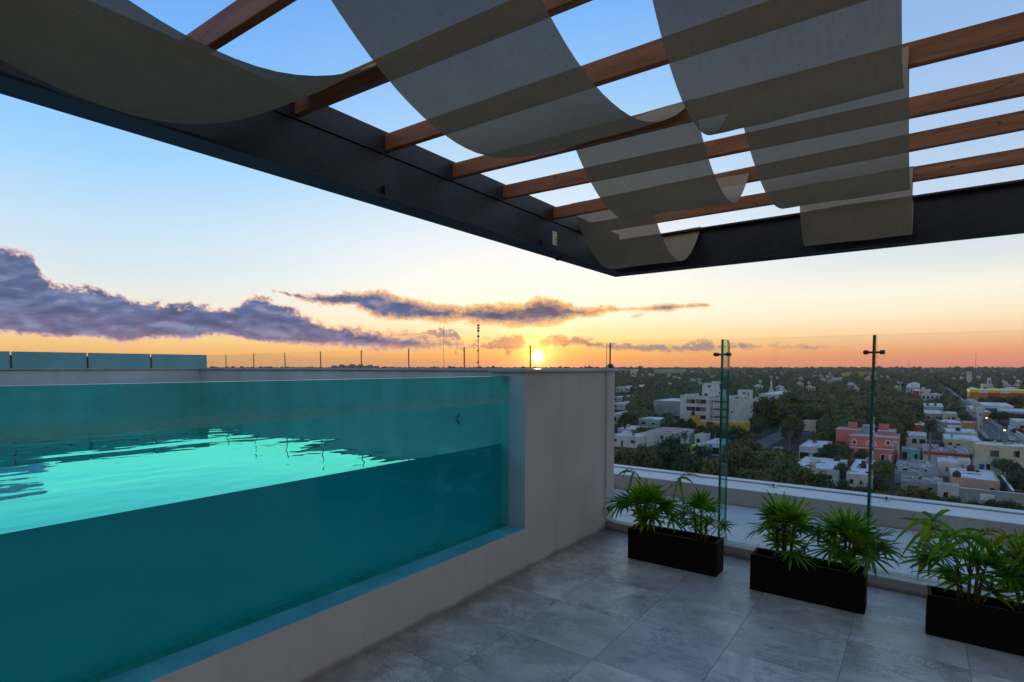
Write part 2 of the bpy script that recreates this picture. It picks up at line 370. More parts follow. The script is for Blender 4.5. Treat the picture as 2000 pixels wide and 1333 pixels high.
def mat_wood():
    mt, nt = material("batten_wood"); p = wpos(nt)
    g = nt.noise(nt.vscale(p, 1.2, 26, 26), 1.0, 7, .62, .5)
    c = nt.mix(nt.smooth(g, .3, .7), (.20, .068, .022), (.41, .152, .052))
    big = nt.noise(nt.vscale(p, 1.5, 4, 4), 1.1, 3, .5)
    c = nt.mix(nt.smooth(big, .35, .75, 0.0, .55), c, (.25, .07, .018))
    crack = nt.smooth(nt.m('ABSOLUTE', nt.m('SUBTRACT', nt.noise(nt.vscale(p, .5, 9, 9), 1.4, 2, .5), .5)), .006, .0)
    c = nt.mix(nt.m('MULTIPLY', crack, .8), c, (.03, .012, .006))
    bp = nt.add('ShaderNodeBump', {'Strength': .3, 'Distance': .002, 'Height': g})
    b = nt.add('ShaderNodeBsdfPrincipled', {'Base Color': c, 'Roughness': .5, 'Specular IOR Level': .35, 'Normal': bp.outputs[0]})
    nt.set(nt.out, 0, b); return mt
def mat_cloth():
    mt, nt = material("shade_fabric"); p = wpos(nt)
    wv = nt.noise(nt.vscale(p, 210, 9, 9), 1.0, 3, .6); ww = nt.noise(nt.vscale(p, 60, 260, 260), 1.0, 2, .6)
    th = nt.m('MULTIPLY', nt.m('ADD', wv, ww), .5)
    big = nt.noise(p, 4.0, 5, .6)
    c = nt.mix(nt.smooth(th, .35, .65), (.47, .315, .17), (.56, .395, .235))
    c = nt.mix(nt.smooth(big, .4, .75, 0.0, .4), c, (.38, .25, .13))
    df = nt.add('ShaderNodeBsdfDiffuse', {'Color': c}); tl = nt.add('ShaderNodeBsdfTranslucent', {'Color': (.16, .125, .085)})
    op = nt.add('ShaderNodeMixShader', {0: .25, 1: df, 2: tl})
    tr = nt.add('ShaderNodeBsdfTransparent', {'Color': (1, .85, .76)})
    k = nt.m('ADD', .058, nt.m('MULTIPLY', nt.smooth(th, .62, .38), .032))
    gm = nt.add('ShaderNodeNewGeometry'); fc = nt.m('ABSOLUTE', nt.add('ShaderNodeVectorMath', {0: gm.outputs['Normal'], 1: gm.outputs['Incoming']}, operation='DOT_PRODUCT').outputs['Value'])
    k = nt.m('MULTIPLY', k, nt.smooth(fc, .12, .8, .12, 1.2))      # a slanting look meets more thread
    sh = nt.add('ShaderNodeMixShader', {0: k, 1: op.outputs[0], 2: tr}); nt.set(nt.out, 0, sh); return mt
def mat_leaf(name, a, b, trans=.35, rough=.45, rnd=.5):
    mt, nt = material(name); p = wpos(nt)
    n = nt.noise(p, 9.0, 3, .5); r = nt.add('ShaderNodeObjectInfo').outputs['Random']
    c = nt.mix(nt.smooth(n, .3, .7), a, b)
    if rnd:                                # crowns differ in hue and depth of green from tree to tree
        q = nt.noise(p, .045, 3, .6); k = nt.m('ADD', nt.m('MULTIPLY', r, .55), nt.m('MULTIPLY', nt.smooth(q, .35, .65), .45))
        c = nt.mix(rnd, c, nt.mix(k, tuple(.5*v for v in a), (b[0]*1.9, b[1]*1.55, b[2]*1.2)))
    pb = nt.add('ShaderNodeBsdfPrincipled', {'Base Color': c, 'Roughness': rough, 'Specular IOR Level': .35})
    tc = nt.add('ShaderNodeVectorMath', {0: c, 1: (1.5, 1.7, .5)}, operation='MULTIPLY').outputs[0]
    tl = nt.add('ShaderNodeBsdfTranslucent', {'Color': tc})
    sh = nt.add('ShaderNodeMixShader', {0: trans, 1: pb.outputs[0], 2: tl.outputs[0]}); nt.set(nt.out, 0, sh); return mt

M = {}
M['marble'] = mat_marble()
M['wall'] = mat_plaster("terrace_plaster", (.53, .485, .44))
M['coping'] = plain("coping_stone", (.36, .36, .36), .32, .15, 2.0, .5)
M['poolin'] = plain("pool_wall_plaster", (.50, .54, .56), .5, .12, 1.4, .4, dirt=((.30, .20, .10), .35))
M['basin'] = plain("basin_paint", (.01, .64, .68), .5, .18, .7, .3)
M['sill'] = plain("sill_teal_glow", (.12, .52, .58), .5, .25, 3.0, .4)  # teal glow of the pool is painted into the sill colour
M['reveal'] = plain("reveal_glow_plaster", (.46, .60, .62), .6, .1, 2.0, .3)  # plaster tinted teal to paint in the light spilling from the pool
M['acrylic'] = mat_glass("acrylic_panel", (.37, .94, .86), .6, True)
M['glass'] = mat_glass("clear_glass", (.965, .99, .978), 1.15)
M['edge'] = plain("glass_edge", (.014, .17, .12), .15, .3, 6, .6)
M['fin'] = mat_glass("fin_glass", (.55, .87, .77), 1.0)
M['frost'] = plain("frosted_glass", (.16, .40, .42), .35, .08, 2, .4)
M['steel'] = plain("stainless_steel", (.5, .5, .5), .28, .1, 20, .5, 1.0)
M['darksteel'] = plain("dark_hardware", (.06, .055, .05), .4, .2, 20, .5, .6)
M['black'] = plain("painted_beam_steel", (.030, .027, .028), .5, .35, 3.0, .35, 0, .25, 14)
M['wood'] = mat_wood()
M['cloth'] = mat_cloth()
M['planter'] = plain("planter_board", (.006, .004, .003), .7, .4, 14, .12, 0, .3, 60)
M['soil'] = plain("potting_soil", (.018, .012, .008), .95, .5, 30, .1, 0, .8, 60)
def mat_outer():
    mt, nt = material("outer_terrace_floor"); p = wpos(nt); q = nt.add('ShaderNodeSeparateXYZ', {0: p})
    n = nt.noise(p, 1.2, 6, .6); c = nt.mix(nt.smooth(n, .3, .7), (.50, .49, .47), (.66, .645, .62))
    d = nt.smooth(nt.noise(p, 2.6, 7, .65), .54, .74); c = nt.mix(nt.m('MULTIPLY', d, .5), c, (.30, .28, .25))
    fx = nt.m('FRACT', nt.m('DIVIDE', q.outputs[0], 1.13)); fy = nt.m('FRACT', nt.m('DIVIDE', nt.m('SUBTRACT', q.outputs[1], 5.45), 1.2))
    e = nt.m('MINIMUM', nt.m('MINIMUM', fx, nt.m('SUBTRACT', 1, fx)), nt.m('MINIMUM', fy, nt.m('SUBTRACT', 1, fy)))
    e = nt.m('ADD', e, nt.m('MULTIPLY', nt.m('SUBTRACT', nt.noise(p, 9, 4, .6), .5), .012))
    c = nt.mix(nt.m('MULTIPLY', nt.smooth(e, .006, .002), .7), c, (.15, .14, .13))
    b = nt.add('ShaderNodeBsdfPrincipled', {'Base Color': c, 'Roughness': nt.m('ADD', .3, nt.m('MULTIPLY', n, .3)), 'Specular IOR Level': .4}); nt.set(nt.out, 0, b); return mt
M['roofdeck'] = mat_outer()
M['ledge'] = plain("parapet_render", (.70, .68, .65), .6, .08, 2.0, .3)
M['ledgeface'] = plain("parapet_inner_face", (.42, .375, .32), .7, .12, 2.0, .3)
M['frond'] = mat_leaf("palm_leaflet", (.040, .115, .007), (.125, .27, .012), .38, .45, 0)
M['frond2'] = mat_leaf("palm_leaflet_yellowish", (.07, .11, .008), (.20, .20, .015), .4, .45, 0)
M['cane'] = plain("palm_cane", (.10, .075, .03), .7, .4, 20, .2)

# ------------------------------------------------------------------ terrace
b = MB(); b.box(-2.46, 4.2, -3.2, 4.98, -.25, 0); struct(b.build("floor", M['marble']))
b = MB(); b.box(-12.2, 4.2, 4.981, 7.33, -.25, -.004)
struct(b.build("outer_terrace_floor", M['roofdeck']))
t = thing("kerb", "low white concrete kerb under the tall glass panes along the terrace edge", "kerb")
b = MB(); b.prism([(-2.46, 4.905), (-1.26, 4.80), (-.24, 4.735), (.9, 4.70), (4.2, 4.66), (4.2, 4.88), (.9, 4.88), (-.24, 4.92), (-1.26, 4.96), (-2.46, 4.96)], 0, .09)
b.build("kerb_body", M['wall'], t, bevel=.006)
# parapet with its floodlight channel
t = thing("parapet", "low white parapet with a dark channel along its top at the roof edge", "parapet")
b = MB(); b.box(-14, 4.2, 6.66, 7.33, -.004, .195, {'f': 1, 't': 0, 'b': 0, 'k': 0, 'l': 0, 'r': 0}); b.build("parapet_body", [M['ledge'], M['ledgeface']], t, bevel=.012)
b = MB(); b.box(-14, 4.2, 7.085, 7.15, .1955, .2015); b.build("cable_channel", plain("channel_metal", (.12, .14, .16), .5, .2, 8, .4, .2), t)
def floodlight(x, label):
    t = thing("floodlight", label, "floodlight", (x, 7.0, .196), "small lights clamped to the parapet")
    b = MB(); b.box(-.016, .016, -.03, .09, 0, .01); b.build("bracket", M['steel'], t)
    b = MB(); b.tube([(0, -.02, .028), (0, .04, .038)], [.018, .015], 12); b.build("lamp_head", M['steel'], t, True)
    b = MB(); b.tube([(0, -.024, .0275), (0, -.021, .028)], .014, 12); b.build("lens", M['darksteel'], t)
floodlight(-.24, "small steel floodlight on the parapet, right of the second glass fin")
floodlight(-1.34, "small steel floodlight on the parapet, seen through the first glass fin")
# hotel block below the terrace
t = thing("hotel_building", "pale hotel block carrying the roof terrace and pool", "building")
b = MB(); b.box(-14, 4.2, -8, 7.32, GROUND, -.26); b.build("wall", M['ledge'], t)
b = MB(); b.box(-14, 14, -16, -3.25, GROUND, 3.6); b.build("rear_wall", M['wall'], t)

# ------------------------------------------------------------------ pool
pool = thing("swimming_pool", "raised rooftop pool with a clear acrylic front panel in grey plaster walls", "pool")
b = MB(); prof = [(-3.2, 0), (4.9, 0), (4.9, 1.565), (3.50, 1.565), (3.50, .335), (-3.2, .335)]
b.face([(-2.46, y, z) for y, z in prof]); b.face([(-2.78, y, z) for y, z in prof[::-1]])
for k in range(6):
    (ya, za), (yb, zb) = prof[k], prof[(k+1) % 6]; b.face([(-2.46, yb, zb), (-2.46, ya, za), (-2.78, ya, za), (-2.78, yb, zb)], {3: 2, 4: 1}.get(k, 0))
b.build("front_wall", [M['wall'], M['sill'], M['reveal']], pool)
b = MB(); b.box(-11.35, -2.46, 4.905, 5.06, 0, 1.565, {'f': 1, 't': 0, 'k': 0, 'l': 0, 'r': 0, 'b': 0}); b.build("end_wall", [M['wall'], M['poolin']], pool)
b = MB(); b.box(-11.35, -11.0, -3.2, 4.904, 0, 1.565, {'r': 1, 't': 0, 'k': 0, 'l': 0, 'f': 0, 'b': 0}); b.build("side_wall", [M['wall'], M['poolin']], pool)
b = MB(); b.box(-11.35, -2.46, -3.5, -3.202, 0, 1.535); b.build("near_wall", M['wall'], pool)
b = MB()
b.box(-11.38, -2.43, 4.875, 5.09, 1.566, 1.592); b.box(-2.81, -2.43, 3.47, 4.874, 1.566, 1.592)
b.box(-11.38, -10.97, -3.2, 4.874, 1.566, 1.592)
b.build("coping", M['coping'], pool, bevel=.004)
b = MB(); b.box(-10.996, -2.79, -3.19, 4.90, .20, .25)
b.box(-10.996, -10.99, -3.19, 4.89, .25, .986); b.box(-10.985, -2.79, 4.89, 4.9, .25, .986); b.box(-2.792, -2.784, 3.53, 4.89, .25, .986)
b.build("basin", M['basin'], pool)
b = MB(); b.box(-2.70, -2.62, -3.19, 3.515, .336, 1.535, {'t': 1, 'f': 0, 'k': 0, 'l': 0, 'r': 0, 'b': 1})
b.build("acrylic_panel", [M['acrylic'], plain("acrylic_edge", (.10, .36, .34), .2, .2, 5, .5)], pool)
for x, y, z in ((-4.45, 4.885, 1.04),):
    b = MB(); b.tube([(x, 4.9, z), (x, 4.88, z)], .028, 12); b.build("water_inlet", M['poolin'], pool)
b = MB()
b.face([(-10.998, -3.19, .988), (-2.705, -3.19, .988), (-2.705, 4.904, .988), (-10.998, 4.904, .988)])
n = 0
b.face([(-2.706, -3.19, .25), (-2.706, 3.51, .25), (-2.706, 3.51, .987), (-2.706, -3.19, .987)], 1)
mt, nt = material("water_body"); q = wpos(nt)
cw_ = nt.mix(nt.smooth(nt.noise(nt.vscale(q, 1, .6, 1), .8, 4, .5), .3, .7), (.0, .54, .72), (.0, .74, .78))
df = nt.add('ShaderNodeBsdfDiffuse', {'Color': cw_}); tl = nt.add('ShaderNodeBsdfTranslucent', {'Color': cw_}); ms = nt.add('ShaderNodeMixShader', {0: .5, 1: df, 2: tl})
trn = nt.add('ShaderNodeBsdfTransparent', {'Color': (.35, .8, .85)}); nt.set(nt.out, 0, nt.add('ShaderNodeMixShader', {0: .30, 1: ms, 2: trn}))
struct(b.build("water", [mat_water(), mt]))

# glass railing on the far pool wall
def wind_rail():
    t = thing("glass_railing", "low clear glass railing with thin posts on the far pool wall", "railing")
    mp = plain("rail_post_metal", (.20, .12, .08), .4, .2, 10, .5, .5)
    for i in range(9):
        x = -2.476 - i*.963
        b = MB(); b.box(x-.006, x+.006, 4.98, 4.99, 1.592, 1.848); b.build("post", mp, t)
        if i < 8: 
            b = MB(); b.box(x-.955, x-.008, 4.981, 4.989, 1.60, 1.844, {'t': 1, 'f': 0, 'k': 0, 'l': 0, 'r': 0, 'b': 0}); b.build("glass_pane", [M['glass'], M['edge']], t)
    b = MB(); b.box(-10.985, -10.2, 4.981, 4.989, 1.60, 1.844); b.build("glass_pane", M['glass'], t)
wind_rail()
def frost_screen():
    t = thing("frosted_screen", "row of frosted teal glass panels on the left pool wall", "screen")
    ys = [(-3, -.745), (-.725, .21), (.23, 1.215), (1.235, 2.175), (2.195, 3.125), (3.145, 4.055), (4.075, 5.02)]
    for a, c in ys:
        b = MB(); b.box(-11.01, -10.99, a, c, 1.592, 1.848); b.build("panel", M['frost'], t, bevel=.003)
    for a, c in zip(ys, ys[1:]):
        b = MB(); b.box(-11.02, -10.98, a[1]+.003, c[0]-.003, 1.592, 1.79); b.build("post", M['darksteel'], t)
frost_screen()
t = thing("parasol", "dark folded-out parasol canopy showing behind the frosted screen", "parasol", (-14.9, 1.75, 0))
b = MB(); b.lathe((0,0,0), [(1.25, 1.83), (1.26, 1.86), (.7, 1.95), (.05, 2.02)], 8); b.build("canopy", plain("parasol_cloth", (.10, .16, .17), .8, .1), t)
b = MB(); b.tube([(0,0,0), (0,0,2.0)], .025); b.build("pole", M['darksteel'], t)
b = MB(); b.box(-18, -11.36, -3.2, 7.33, -.25, 0); struct(b.build("pool_deck_floor", M['roofdeck']))

# ------------------------------------------------------------------ pergola
perg = thing("pergola", "black steel pergola frame with brown wooden battens over the terrace", "pergola")
b = MB()
b.box(-2.46, -2.305, -2.6, 5.05, 2.500, 2.514); b.box(-2.402, -2.388, -2.6, 4.965, 2.515, 2.762)
b.box(-2.44, -2.378, -2.6, 4.964, 2.763, 2.886)
b.build("long_beam", M['black'], perg, bevel=.002)
b = MB()
b.box(-2.304, 3.2, 4.895, 5.05, 2.500, 2.514); b.box(-2.402, 3.2, 4.966, 4.980, 2.515, 2.808); b.box(-2.377, 3.2, 4.895, 5.05, 2.809, 2.824)
b.build("cross_beam", M['black'], perg, bevel=.002)
b = MB(); b.box(3.21, 3.36, -2.6, 5.05, 2.5, 2.88); b.build("far_side_beam", M['black'], perg)
for x in (-2.36, 3.27):
    b = MB(); b.box(x-.07, x+.07, -2.6, -2.46, 0, 2.499); b.build("post", M['black'], perg)
ends = [(-1.68,-1.58), (-1.14,-1.05), (-.60,-.50), (-.05,.05), (.47,.58), (1.00,1.10), (1.51,1.66), (2.05,2.135), (2.585,2.72), (3.10,3.265), (3.755,3.735), (4.335,4.36)]
BT = ends                               # battens: Y at X=-2.38 and at X=.3
def byy(i, X):
    a, c = BT[i]; return a + (c-a)*(X+2.38)/2.68
for i in range(len(BT)):
    y0, y1 = byy(i, -2.376), byy(i, 3.205)
    b = MB(); b.prism([(-2.376, y0), (3.205, y1), (3.205, y1+.036), (-2.376, y0+.036)], 2.779, 2.869); b.build("batten", M['wood'], perg, bevel=.003)
for y in (2.03, 3.58):
    b = MB(); b.box(-2.387, -2.355, y, y+.012, 2.516, 2.585); b.build("stiffener_plate", M['black'], perg)
lab = MB(); lab.box(-2.3872, -2.3855, 3.77, 3.835, 2.585, 2.69, 0)
lab.box(-2.3854, -2.3849, 3.80, 3.832, 2.59, 2.66, 1); lab.box(-2.3854, -2.3849, 3.775, 3.83, 2.668, 2.682, 1)
lab.box(-2.3848, -2.3844, 3.808, 3.818, 2.625, 2.632, 2); lab.box(-2.3848, -2.3844, 3.808, 3.824, 2.605, 2.610, 2)
lab.build("sticker", [plain("sticker_white", (.85,.85,.82), .5, .05), plain("sticker_yellow", (.9,.5,.02), .5, .05), plain("sticker_black", (.02,.02,.02), .5, .05)], perg)
b = MB(); b.lathe((-2.40, 3.88, 2.478), [(.02, 0), (.028, .006), (.028, .0215)], 12); b.build("bolt_head", M['black'], perg)

def shade(label, x0, x1, pts, sk=0.0):
    """A strip hung over supports; pts: (Y, z) of supports and the lowest point of each sag, alternating."""
    b = MB(); prof = []
    for i in range(0, len(pts)-2, 2):
        (ya, za), (ym, zm), (yc, zc) = pts[i:i+3]
        for k in range(24):
            s = k/24
            if s < .5: q = 1 - s*2; y = ym + (ya-ym)*q; z = zm + (za-zm)*q**2.05
            else: q = s*2 - 1; y = ym + (yc-ym)*q; z = zm + (zc-zm)*q**2.05
            prof.append((y, z))
    prof.append(pts[-1]); n = 12
    for (y, z) in prof:
        for k in range(n+1):
            s = k/n; x = x0 + (x1-x0)*s
            wob = .009*mnoise.noise(Vector((x*3, y*2.2, 1.7))) + .004*mnoise.noise(Vector((x*9, y*3, x0)))
            b.v.append((x, y + sk*(x-x0), z + wob))
    for i in range(len(prof)-1):
        for k in range(n):
            a = i*(n+1)+k; b.f.append((a, a+1, a+n+2, a+n+1)); b.m.append(0)
    o = b.build("shade_cloth", M['cloth'], None, True)
    return tag(o, label, "shade cloth", "shade cloths draped over the battens")
TOP = 2.874
shade("grey-brown shade cloth sagging over the long beam, the one at the upper left corner", -2.29, -1.63, [(-1.63, TOP), (-.85, 2.5), (-.03, TOP), (.74, 2.497), (1.535, TOP)], .06)
shade("shade cloth draped in two deep sags in the middle, left of the widest striped one", -1.575, -.905, [(-.58, TOP), (.2, 2.52), (1.045, TOP), (1.80, 2.535), (2.655, TOP), (3.30, 2.558), (3.765, TOP)], .02)
shade("smallest shade cloth, hanging in one U above the corner of the black beams", -2.215, -1.595, [(3.772, TOP), (4.41, 2.468), (4.97, 2.845)], .0)
shade("striped shade cloth on the right, draped in waves down to the cross beam", -.725, -.072, [(-.53, TOP), (.02, 2.55), (.56, TOP), (1.1, 2.55), (1.655, TOP), (2.20, 2.53), (2.715, TOP), (3.58, 2.565), (4.37, TOP), (4.69, 2.515), (4.97, 2.845)], .0)

# ------------------------------------------------------------------ tall glass balustrade
rail = thing("glass_balustrade", "tall clear glass balustrade with green glass fins along the terrace edge", "balustrade")
yg = lambda x: 4.865 - .012*(x+2.46)
xs = [-2.455, -1.362, -.275, .815, 1.9, 3.0]
for i in range(5):
    x0, x1 = xs[i]+.004, xs[i+1]-.004; yy = yg((x0+x1)/2)
    b = MB(); b.box(x0, x1, yy-.006, yy+.006, .093, 1.842, {'f': 0, 'k': 0, 't': 1, 'b': 1, 'l': 1, 'r': 1}); b.build("glass_pane", [M['glass'], M['edge']], rail)
for i in (1, 2, 3, 4):
    x = xs[i]; yy = yg(x) + .012
    b = MB()
    poly = [(yy, .02), (yy+.20, .02), (yy+.20, 1.78), (yy+.19, 1.815), (yy+.165, 1.842), (yy, 1.842)]
    for sx in (-.01, .01): b.face([(x+sx, y, z) for y, z in (poly if sx > 0 else poly[::-1])], 0)
    for k in range(len(poly)):
        (ya, za), (yb, zb) = poly[k], poly[(k+1) % len(poly)]
        b.face([(x-.01, ya, za), (x+.01, ya, za), (x+.01, yb, zb), (x-.01, yb, zb)], 1)
    fin = b.build("glass_fin", [M['fin'], M['edge']], rail)
    for zc in (1.715,):
        b = MB(); y = yy - .004
        b.tube([(x-.055, y+.03, zc), (x+.055, y+.03, zc)], .008, 10)
        for s in (-1, 1):
            b.tube([(x+s*.036, y+.03, zc), (x+s*.066, y+.03, zc)], .0155, 12)
            b.tube([(x+s*.051, y-.03, zc), (x+s*.051, y+.03, zc)], .0155, 14)
        b.build("spider_clamp", M['darksteel'], rail, True)
    b = MB(); b.box(x-.075, x+.075, yy+.0, yy+.22, -.003, .006); b.box(x-.021, x-.0115, yy+.01, yy+.19, .006, .13); b.box(x+.0115, x+.021, yy+.01, yy+.19, .006, .13)
    b.build("foot_bracket", M['steel'], rail)
    for k, (dx, dy) in enumerate(((-.05, .03), (.05, .03), (-.05, .19), (.05, .19))):
        b = MB(); b.lathe((x+dx, yy+dy, .0062), [(.011, 0), (.011, .008), (.006, .012)], 8); b.build("bolt", M['darksteel'], rail)
    for zb in (.045, .095):
        for dy in (.045, .15):
            b = MB(); b.tube([(x-.024, yy+dy, zb), (x+.024, yy+dy, zb)], .009, 8); b.build("bolt", M['darksteel'], rail)
for z in (.22, 1.62):
    b = MB(); b.tube([(-2.405, 4.835, z), (-2.405, 4.88, z)], .02, 14); b.build("wall_clip", M['darksteel'], rail)

# ------------------------------------------------------------------ planters and palms
def planter(x0, x1, y0, y1, h, label):
    t = thing("planter", label, "planter", (0,0,0), "dark planter boxes in a row before the glass")
    w = .022; b = MB()
    b.box(x0, x1, y0, y0+w, .004, h); b.box(x0, x1, y1-w, y1, .004, h); b.box(x0, x0+w, y0+w+.001, y1-w-.001, .004, h-.001); b.box(x1-w, x1, y0+w+.001, y1-w-.001, .004, h-.001)
    b.box(x0+w, x1-w, y0+w, y1-w, .012, .02)
    b.build("box", M['planter'], t, bevel=.004)
    b = MB(); nx, ny = 40, 12
    for j in range(ny+1):
        for i in range(nx+1):
            x = x0+w+(x1-x0-2*w)*i/nx; y = y0+w+(y1-y0-2*w)*j/ny
            b.v.append((x, y, h-.055+.02*mnoise.noise(Vector((x*14, y*14, 3)))))
    for j in range(ny):
        for i in range(nx):
            a = j*(nx+1)+i; b.f.append((a, a+1, a+nx+2, a+nx+1)); b.m.append(0)
    b.build("soil", M['soil'], t, True)
planter(-1.928, -1.20, 4.24, 4.435, .263, "dark planter box nearest the pool wall, with two fan palms")
planter(-.940, -.238, 4.155, 4.345, .263, "middle dark planter box, with two full fan palms")
planter(.077, .80, 4.072, 4.262, .245, "dark planter box cut off by the right edge of the picture")
def leaflet(b, o, d, n, L, W, droop, m=0, curl=.0):
    d = d.normalized(); s = d.cross(n).normalized(); up = s.cross(d).normalized()
    prev = None
    for k, (t, w) in enumerate(((0, .35), (.22, .85), (.5, 1.0), (.78, .72), (1.0, .0))):
        c = o + d*(L*t) + Vector((0, 0, -1))*(droop*L*t*t) + up*(curl*L*t*t)
        if w == 0:
            i = len(b.v); b.v.append(tuple(c)); b.f += [(prev, prev+1, i), (prev+1, prev+2, i)]; b.m += [m, m]
        else:
            i = len(b.v); b.v += [tuple(c - s*W*w + up*W*w*.45), tuple(c), tuple(c + s*W*w + up*W*w*.45)]
            if prev is not None: b.f += [(prev, prev+1, i+1, i), (prev+1, prev+2, i+2, i+1)]; b.m += [m, m]
            prev = i
def fan(b, st, base, tip, n, spread, L, W, rng, droop, m=0):
    mid = (base+tip)/2 + Vector((0, 0, .04*(tip-base).length))
    st.tube([base, mid, tip], [.004, .003, .0025], 5, 1)
    a = (tip-mid).normalized(); s = a.cross(Vector((0, 0, 1)))
    if s.length < .05: s = Vector((1, 0, 0))
    s.normalize(); nn = s.cross(a).normalized()
    roll = rng.uniform(-.5, .5); s, nn = s*cos(roll)+nn*sin(roll), nn*cos(roll)-s*sin(roll)
    for i in range(n):
        th = radians(spread)*(i/(n-1) - .5)
        d = a*cos(th) + s*sin(th) + nn*rng.uniform(-.06, .10)
        l = L*(1 - .25*abs(i/(n-1)-.5)*2)*rng.uniform(.85, 1.08)
        leaflet(b, tip, d, nn, l, W*rng.uniform(.8, 1.15), droop*rng.uniform(.4, 1.5), m)
def palm(x, y, z0, top, rad, nf, seed, label, L=.2, W=.0105, nseg=(10, 15), spread=220, lowfans=5, long=0):
    nf += 2; lowfans += 2; W *= .94
    rng = random.Random(seed); t = thing("fan_palm", label, "potted palm", (x, y, z0), "fan palms growing in the planter boxes")
    st = MB(); b = MB(); H = top - z0
    canes = [(rng.uniform(-.06, .06), rng.uniform(-.035, .035), rng.uniform(.35, .62)*H) for _ in range(5)]
    for cx, cy, ch in canes:
        st.tube([(cx, cy, -.02), (cx*1.2, cy*1.2, ch*.5), (cx*1.5, cy*1.3, ch)], [.011, .009, .007], 7, 0)
    for i in range(nf):
        cx, cy, ch = canes[i % 5]; az = i*2.399 + rng.uniform(-.4, .4)
        f = (i+.5)/nf; elev = radians(88 - 95*f**.85 + rng.uniform(-8, 8))
        base = Vector((cx*1.4, cy*1.3, ch*rng.uniform(.55, 1.0)))
        R = max(.05, min(rad, H)*.62*rng.uniform(.6, 1.0))
        tip = base + Vector((cos(az)*cos(elev)*R, sin(az)*cos(elev)*R*.8, sin(elev)*max(.03, (H - L*.8 - base.z)*.9)))
        fan(b, st, base, tip, rng.randint(*nseg), spread, L*rng.uniform(.75, 1.05), W, rng, (.05 + .2*f), 1 if rng.random() < .06 else 0)
    for i in range(lowfans):
        az = rng.uniform(0, 2*pi); base = Vector((rng.uniform(-.07, .07), rng.uniform(-.03, .03), .02))
        tip = base + Vector((cos(az)*.09, sin(az)*.05, rng.uniform(.08, .16)))
        fan(b, st, base, tip, 9, 190, L*.75, W*.85, rng, .25)
    for i in range(long):
        az = rng.uniform(0, 2*pi) if long > 3 else (2.6, .3, 5.0)[i]
        base = Vector((rng.uniform(-.04, .04), rng.uniform(-.03, .03), .2)); r = rad*rng.uniform(.5, .95)
        tip = base + Vector((cos(az)*r, sin(az)*r*.7, (H-.2)*rng.uniform(.75, 1.0)))
        fan(b, st, base, tip, rng.randint(5, 7), 240, L*1.2, W*1.3, rng, .8, 1 if rng.random() < .25 else 0)
    st.build("stem", [M['cane'], plain("petiole", (.05, .10, .012), .6, .3, 20, .3)], t, True)
    b.build("foliage", [M['frond'], M['frond2']], t, True)
palm(-1.79, 4.345, .215, .715, .30, 17, 3, "fan palm with drooping tips, the one closest to the pool wall", .215, .0115, long=2)
palm(-1.345, 4.335, .215, .675, .21, 11, 11, "slim fan palm in the planter by the pool wall, close to the first glass fin", .17, .009, lowfans=7)
palm(-.735, 4.25, .215, .735, .28, 19, 21, "broad fan palm at the left end of the middle planter", .205, .0105)
palm(-.375, 4.25, .215, .70, .29, 20, 35, "dense fan palm leaning right over the end of the middle planter", .21, .010, lowfans=7)
palm(.265, 4.165, .195, .66, .27, 12, 48, "fan palm with long arching yellow-green leaflets in the last planter", .20, .012, lowfans=6, long=5)
palm(.56, 4.165, .195, .72, .26, 11, 57, "fan palm half cut off by the right edge of the picture", .20, .012, lowfans=6, long=5)

S.render.engine = 'CYCLES'
S.view_settings.view_transform = 'Standard'; S.view_settings.look = 'None'; S.view_settings.exposure = 0; S.view_settings.gamma = 1
S.cycles.use_denoising = True; S.cycles.max_bounces = 8; S.cycles.transparent_max_bounces = 24; S.cycles.diffuse_bounces = 4
S.cycles.caustics_reflective = False; S.cycles.caustics_refractive = False; S.cycles.sample_clamp_indirect = 6
#CITY
# ================================================================== the town below
random.seed(11)
def gmat():
    mt, nt = material("town_ground"); p = wpos(nt)
    n = nt.noise(p, .02, 8, .65); n2 = nt.noise(p, .25, 5, .6)
    c = nt.mix(nt.smooth(n, .35, .65), (.022, .032, .016), (.055, .055, .045))
    c = nt.mix(nt.smooth(n2, .45, .7, 0.0, .6), c, (.10, .095, .085))
    far = nt.smooth(nt.add('ShaderNodeVectorMath', {0: p}, operation='LENGTH').outputs['Value'], 400.0, 1500.0)
    c = nt.mix(far, c, nt.mix(nt.smooth(nt.noise(p, .008, 8, .7), .4, .62), (.02, .032, .022), (.038, .05, .035)))
    c = nt.mix(nt.m('MULTIPLY', far, nt.smooth(nt.noise(nt.vscale(p, 1, .5, 1), .035, 4, .7), .66, .72)), c, (.30, .30, .30))
    b = nt.add('ShaderNodeBsdfPrincipled', {'Base Color': c, 'Roughness': .9, 'Specular IOR Level': .1}); nt.set(nt.out, 0, b); return mt
b = MB(); n = 48; R = 12500
b.v.append((0, 0, 0)); b.v += [(R*cos(2*pi*i/n), R*sin(2*pi*i/n), 0) for i in range(n)]
for i in range(n): b.f.append((0, 1+i, 1+(i+1) % n)); b.m.append(0)
struct(b.build("ground", gmat(), loc=(0, 0, GROUND)))
T = {}
T['asphalt'] = plain("street_asphalt", (.075, .078, .085), .75, .2, .3, .3)
T['pave'] = plain("pavement_concrete", (.26, .26, .25), .8, .25, .3, .2)
T['white'] = plain("house_white", (.54, .545, .54), .75, .1, .4, .2, dirt=((.36, .34, .31), .6))
T['grey'] = plain("house_grey", (.30, .32, .33), .75, .15, .4, .2, dirt=((.18, .18, .17), .6))
T['cream'] = plain("house_cream", (.56, .48, .33), .75, .1, .4, .2, dirt=((.34, .29, .22), .5))
T['yellow'] = plain("house_yellow", (.52, .34, .05), .7, .1, .4, .2, dirt=((.40, .24, .03), .4))
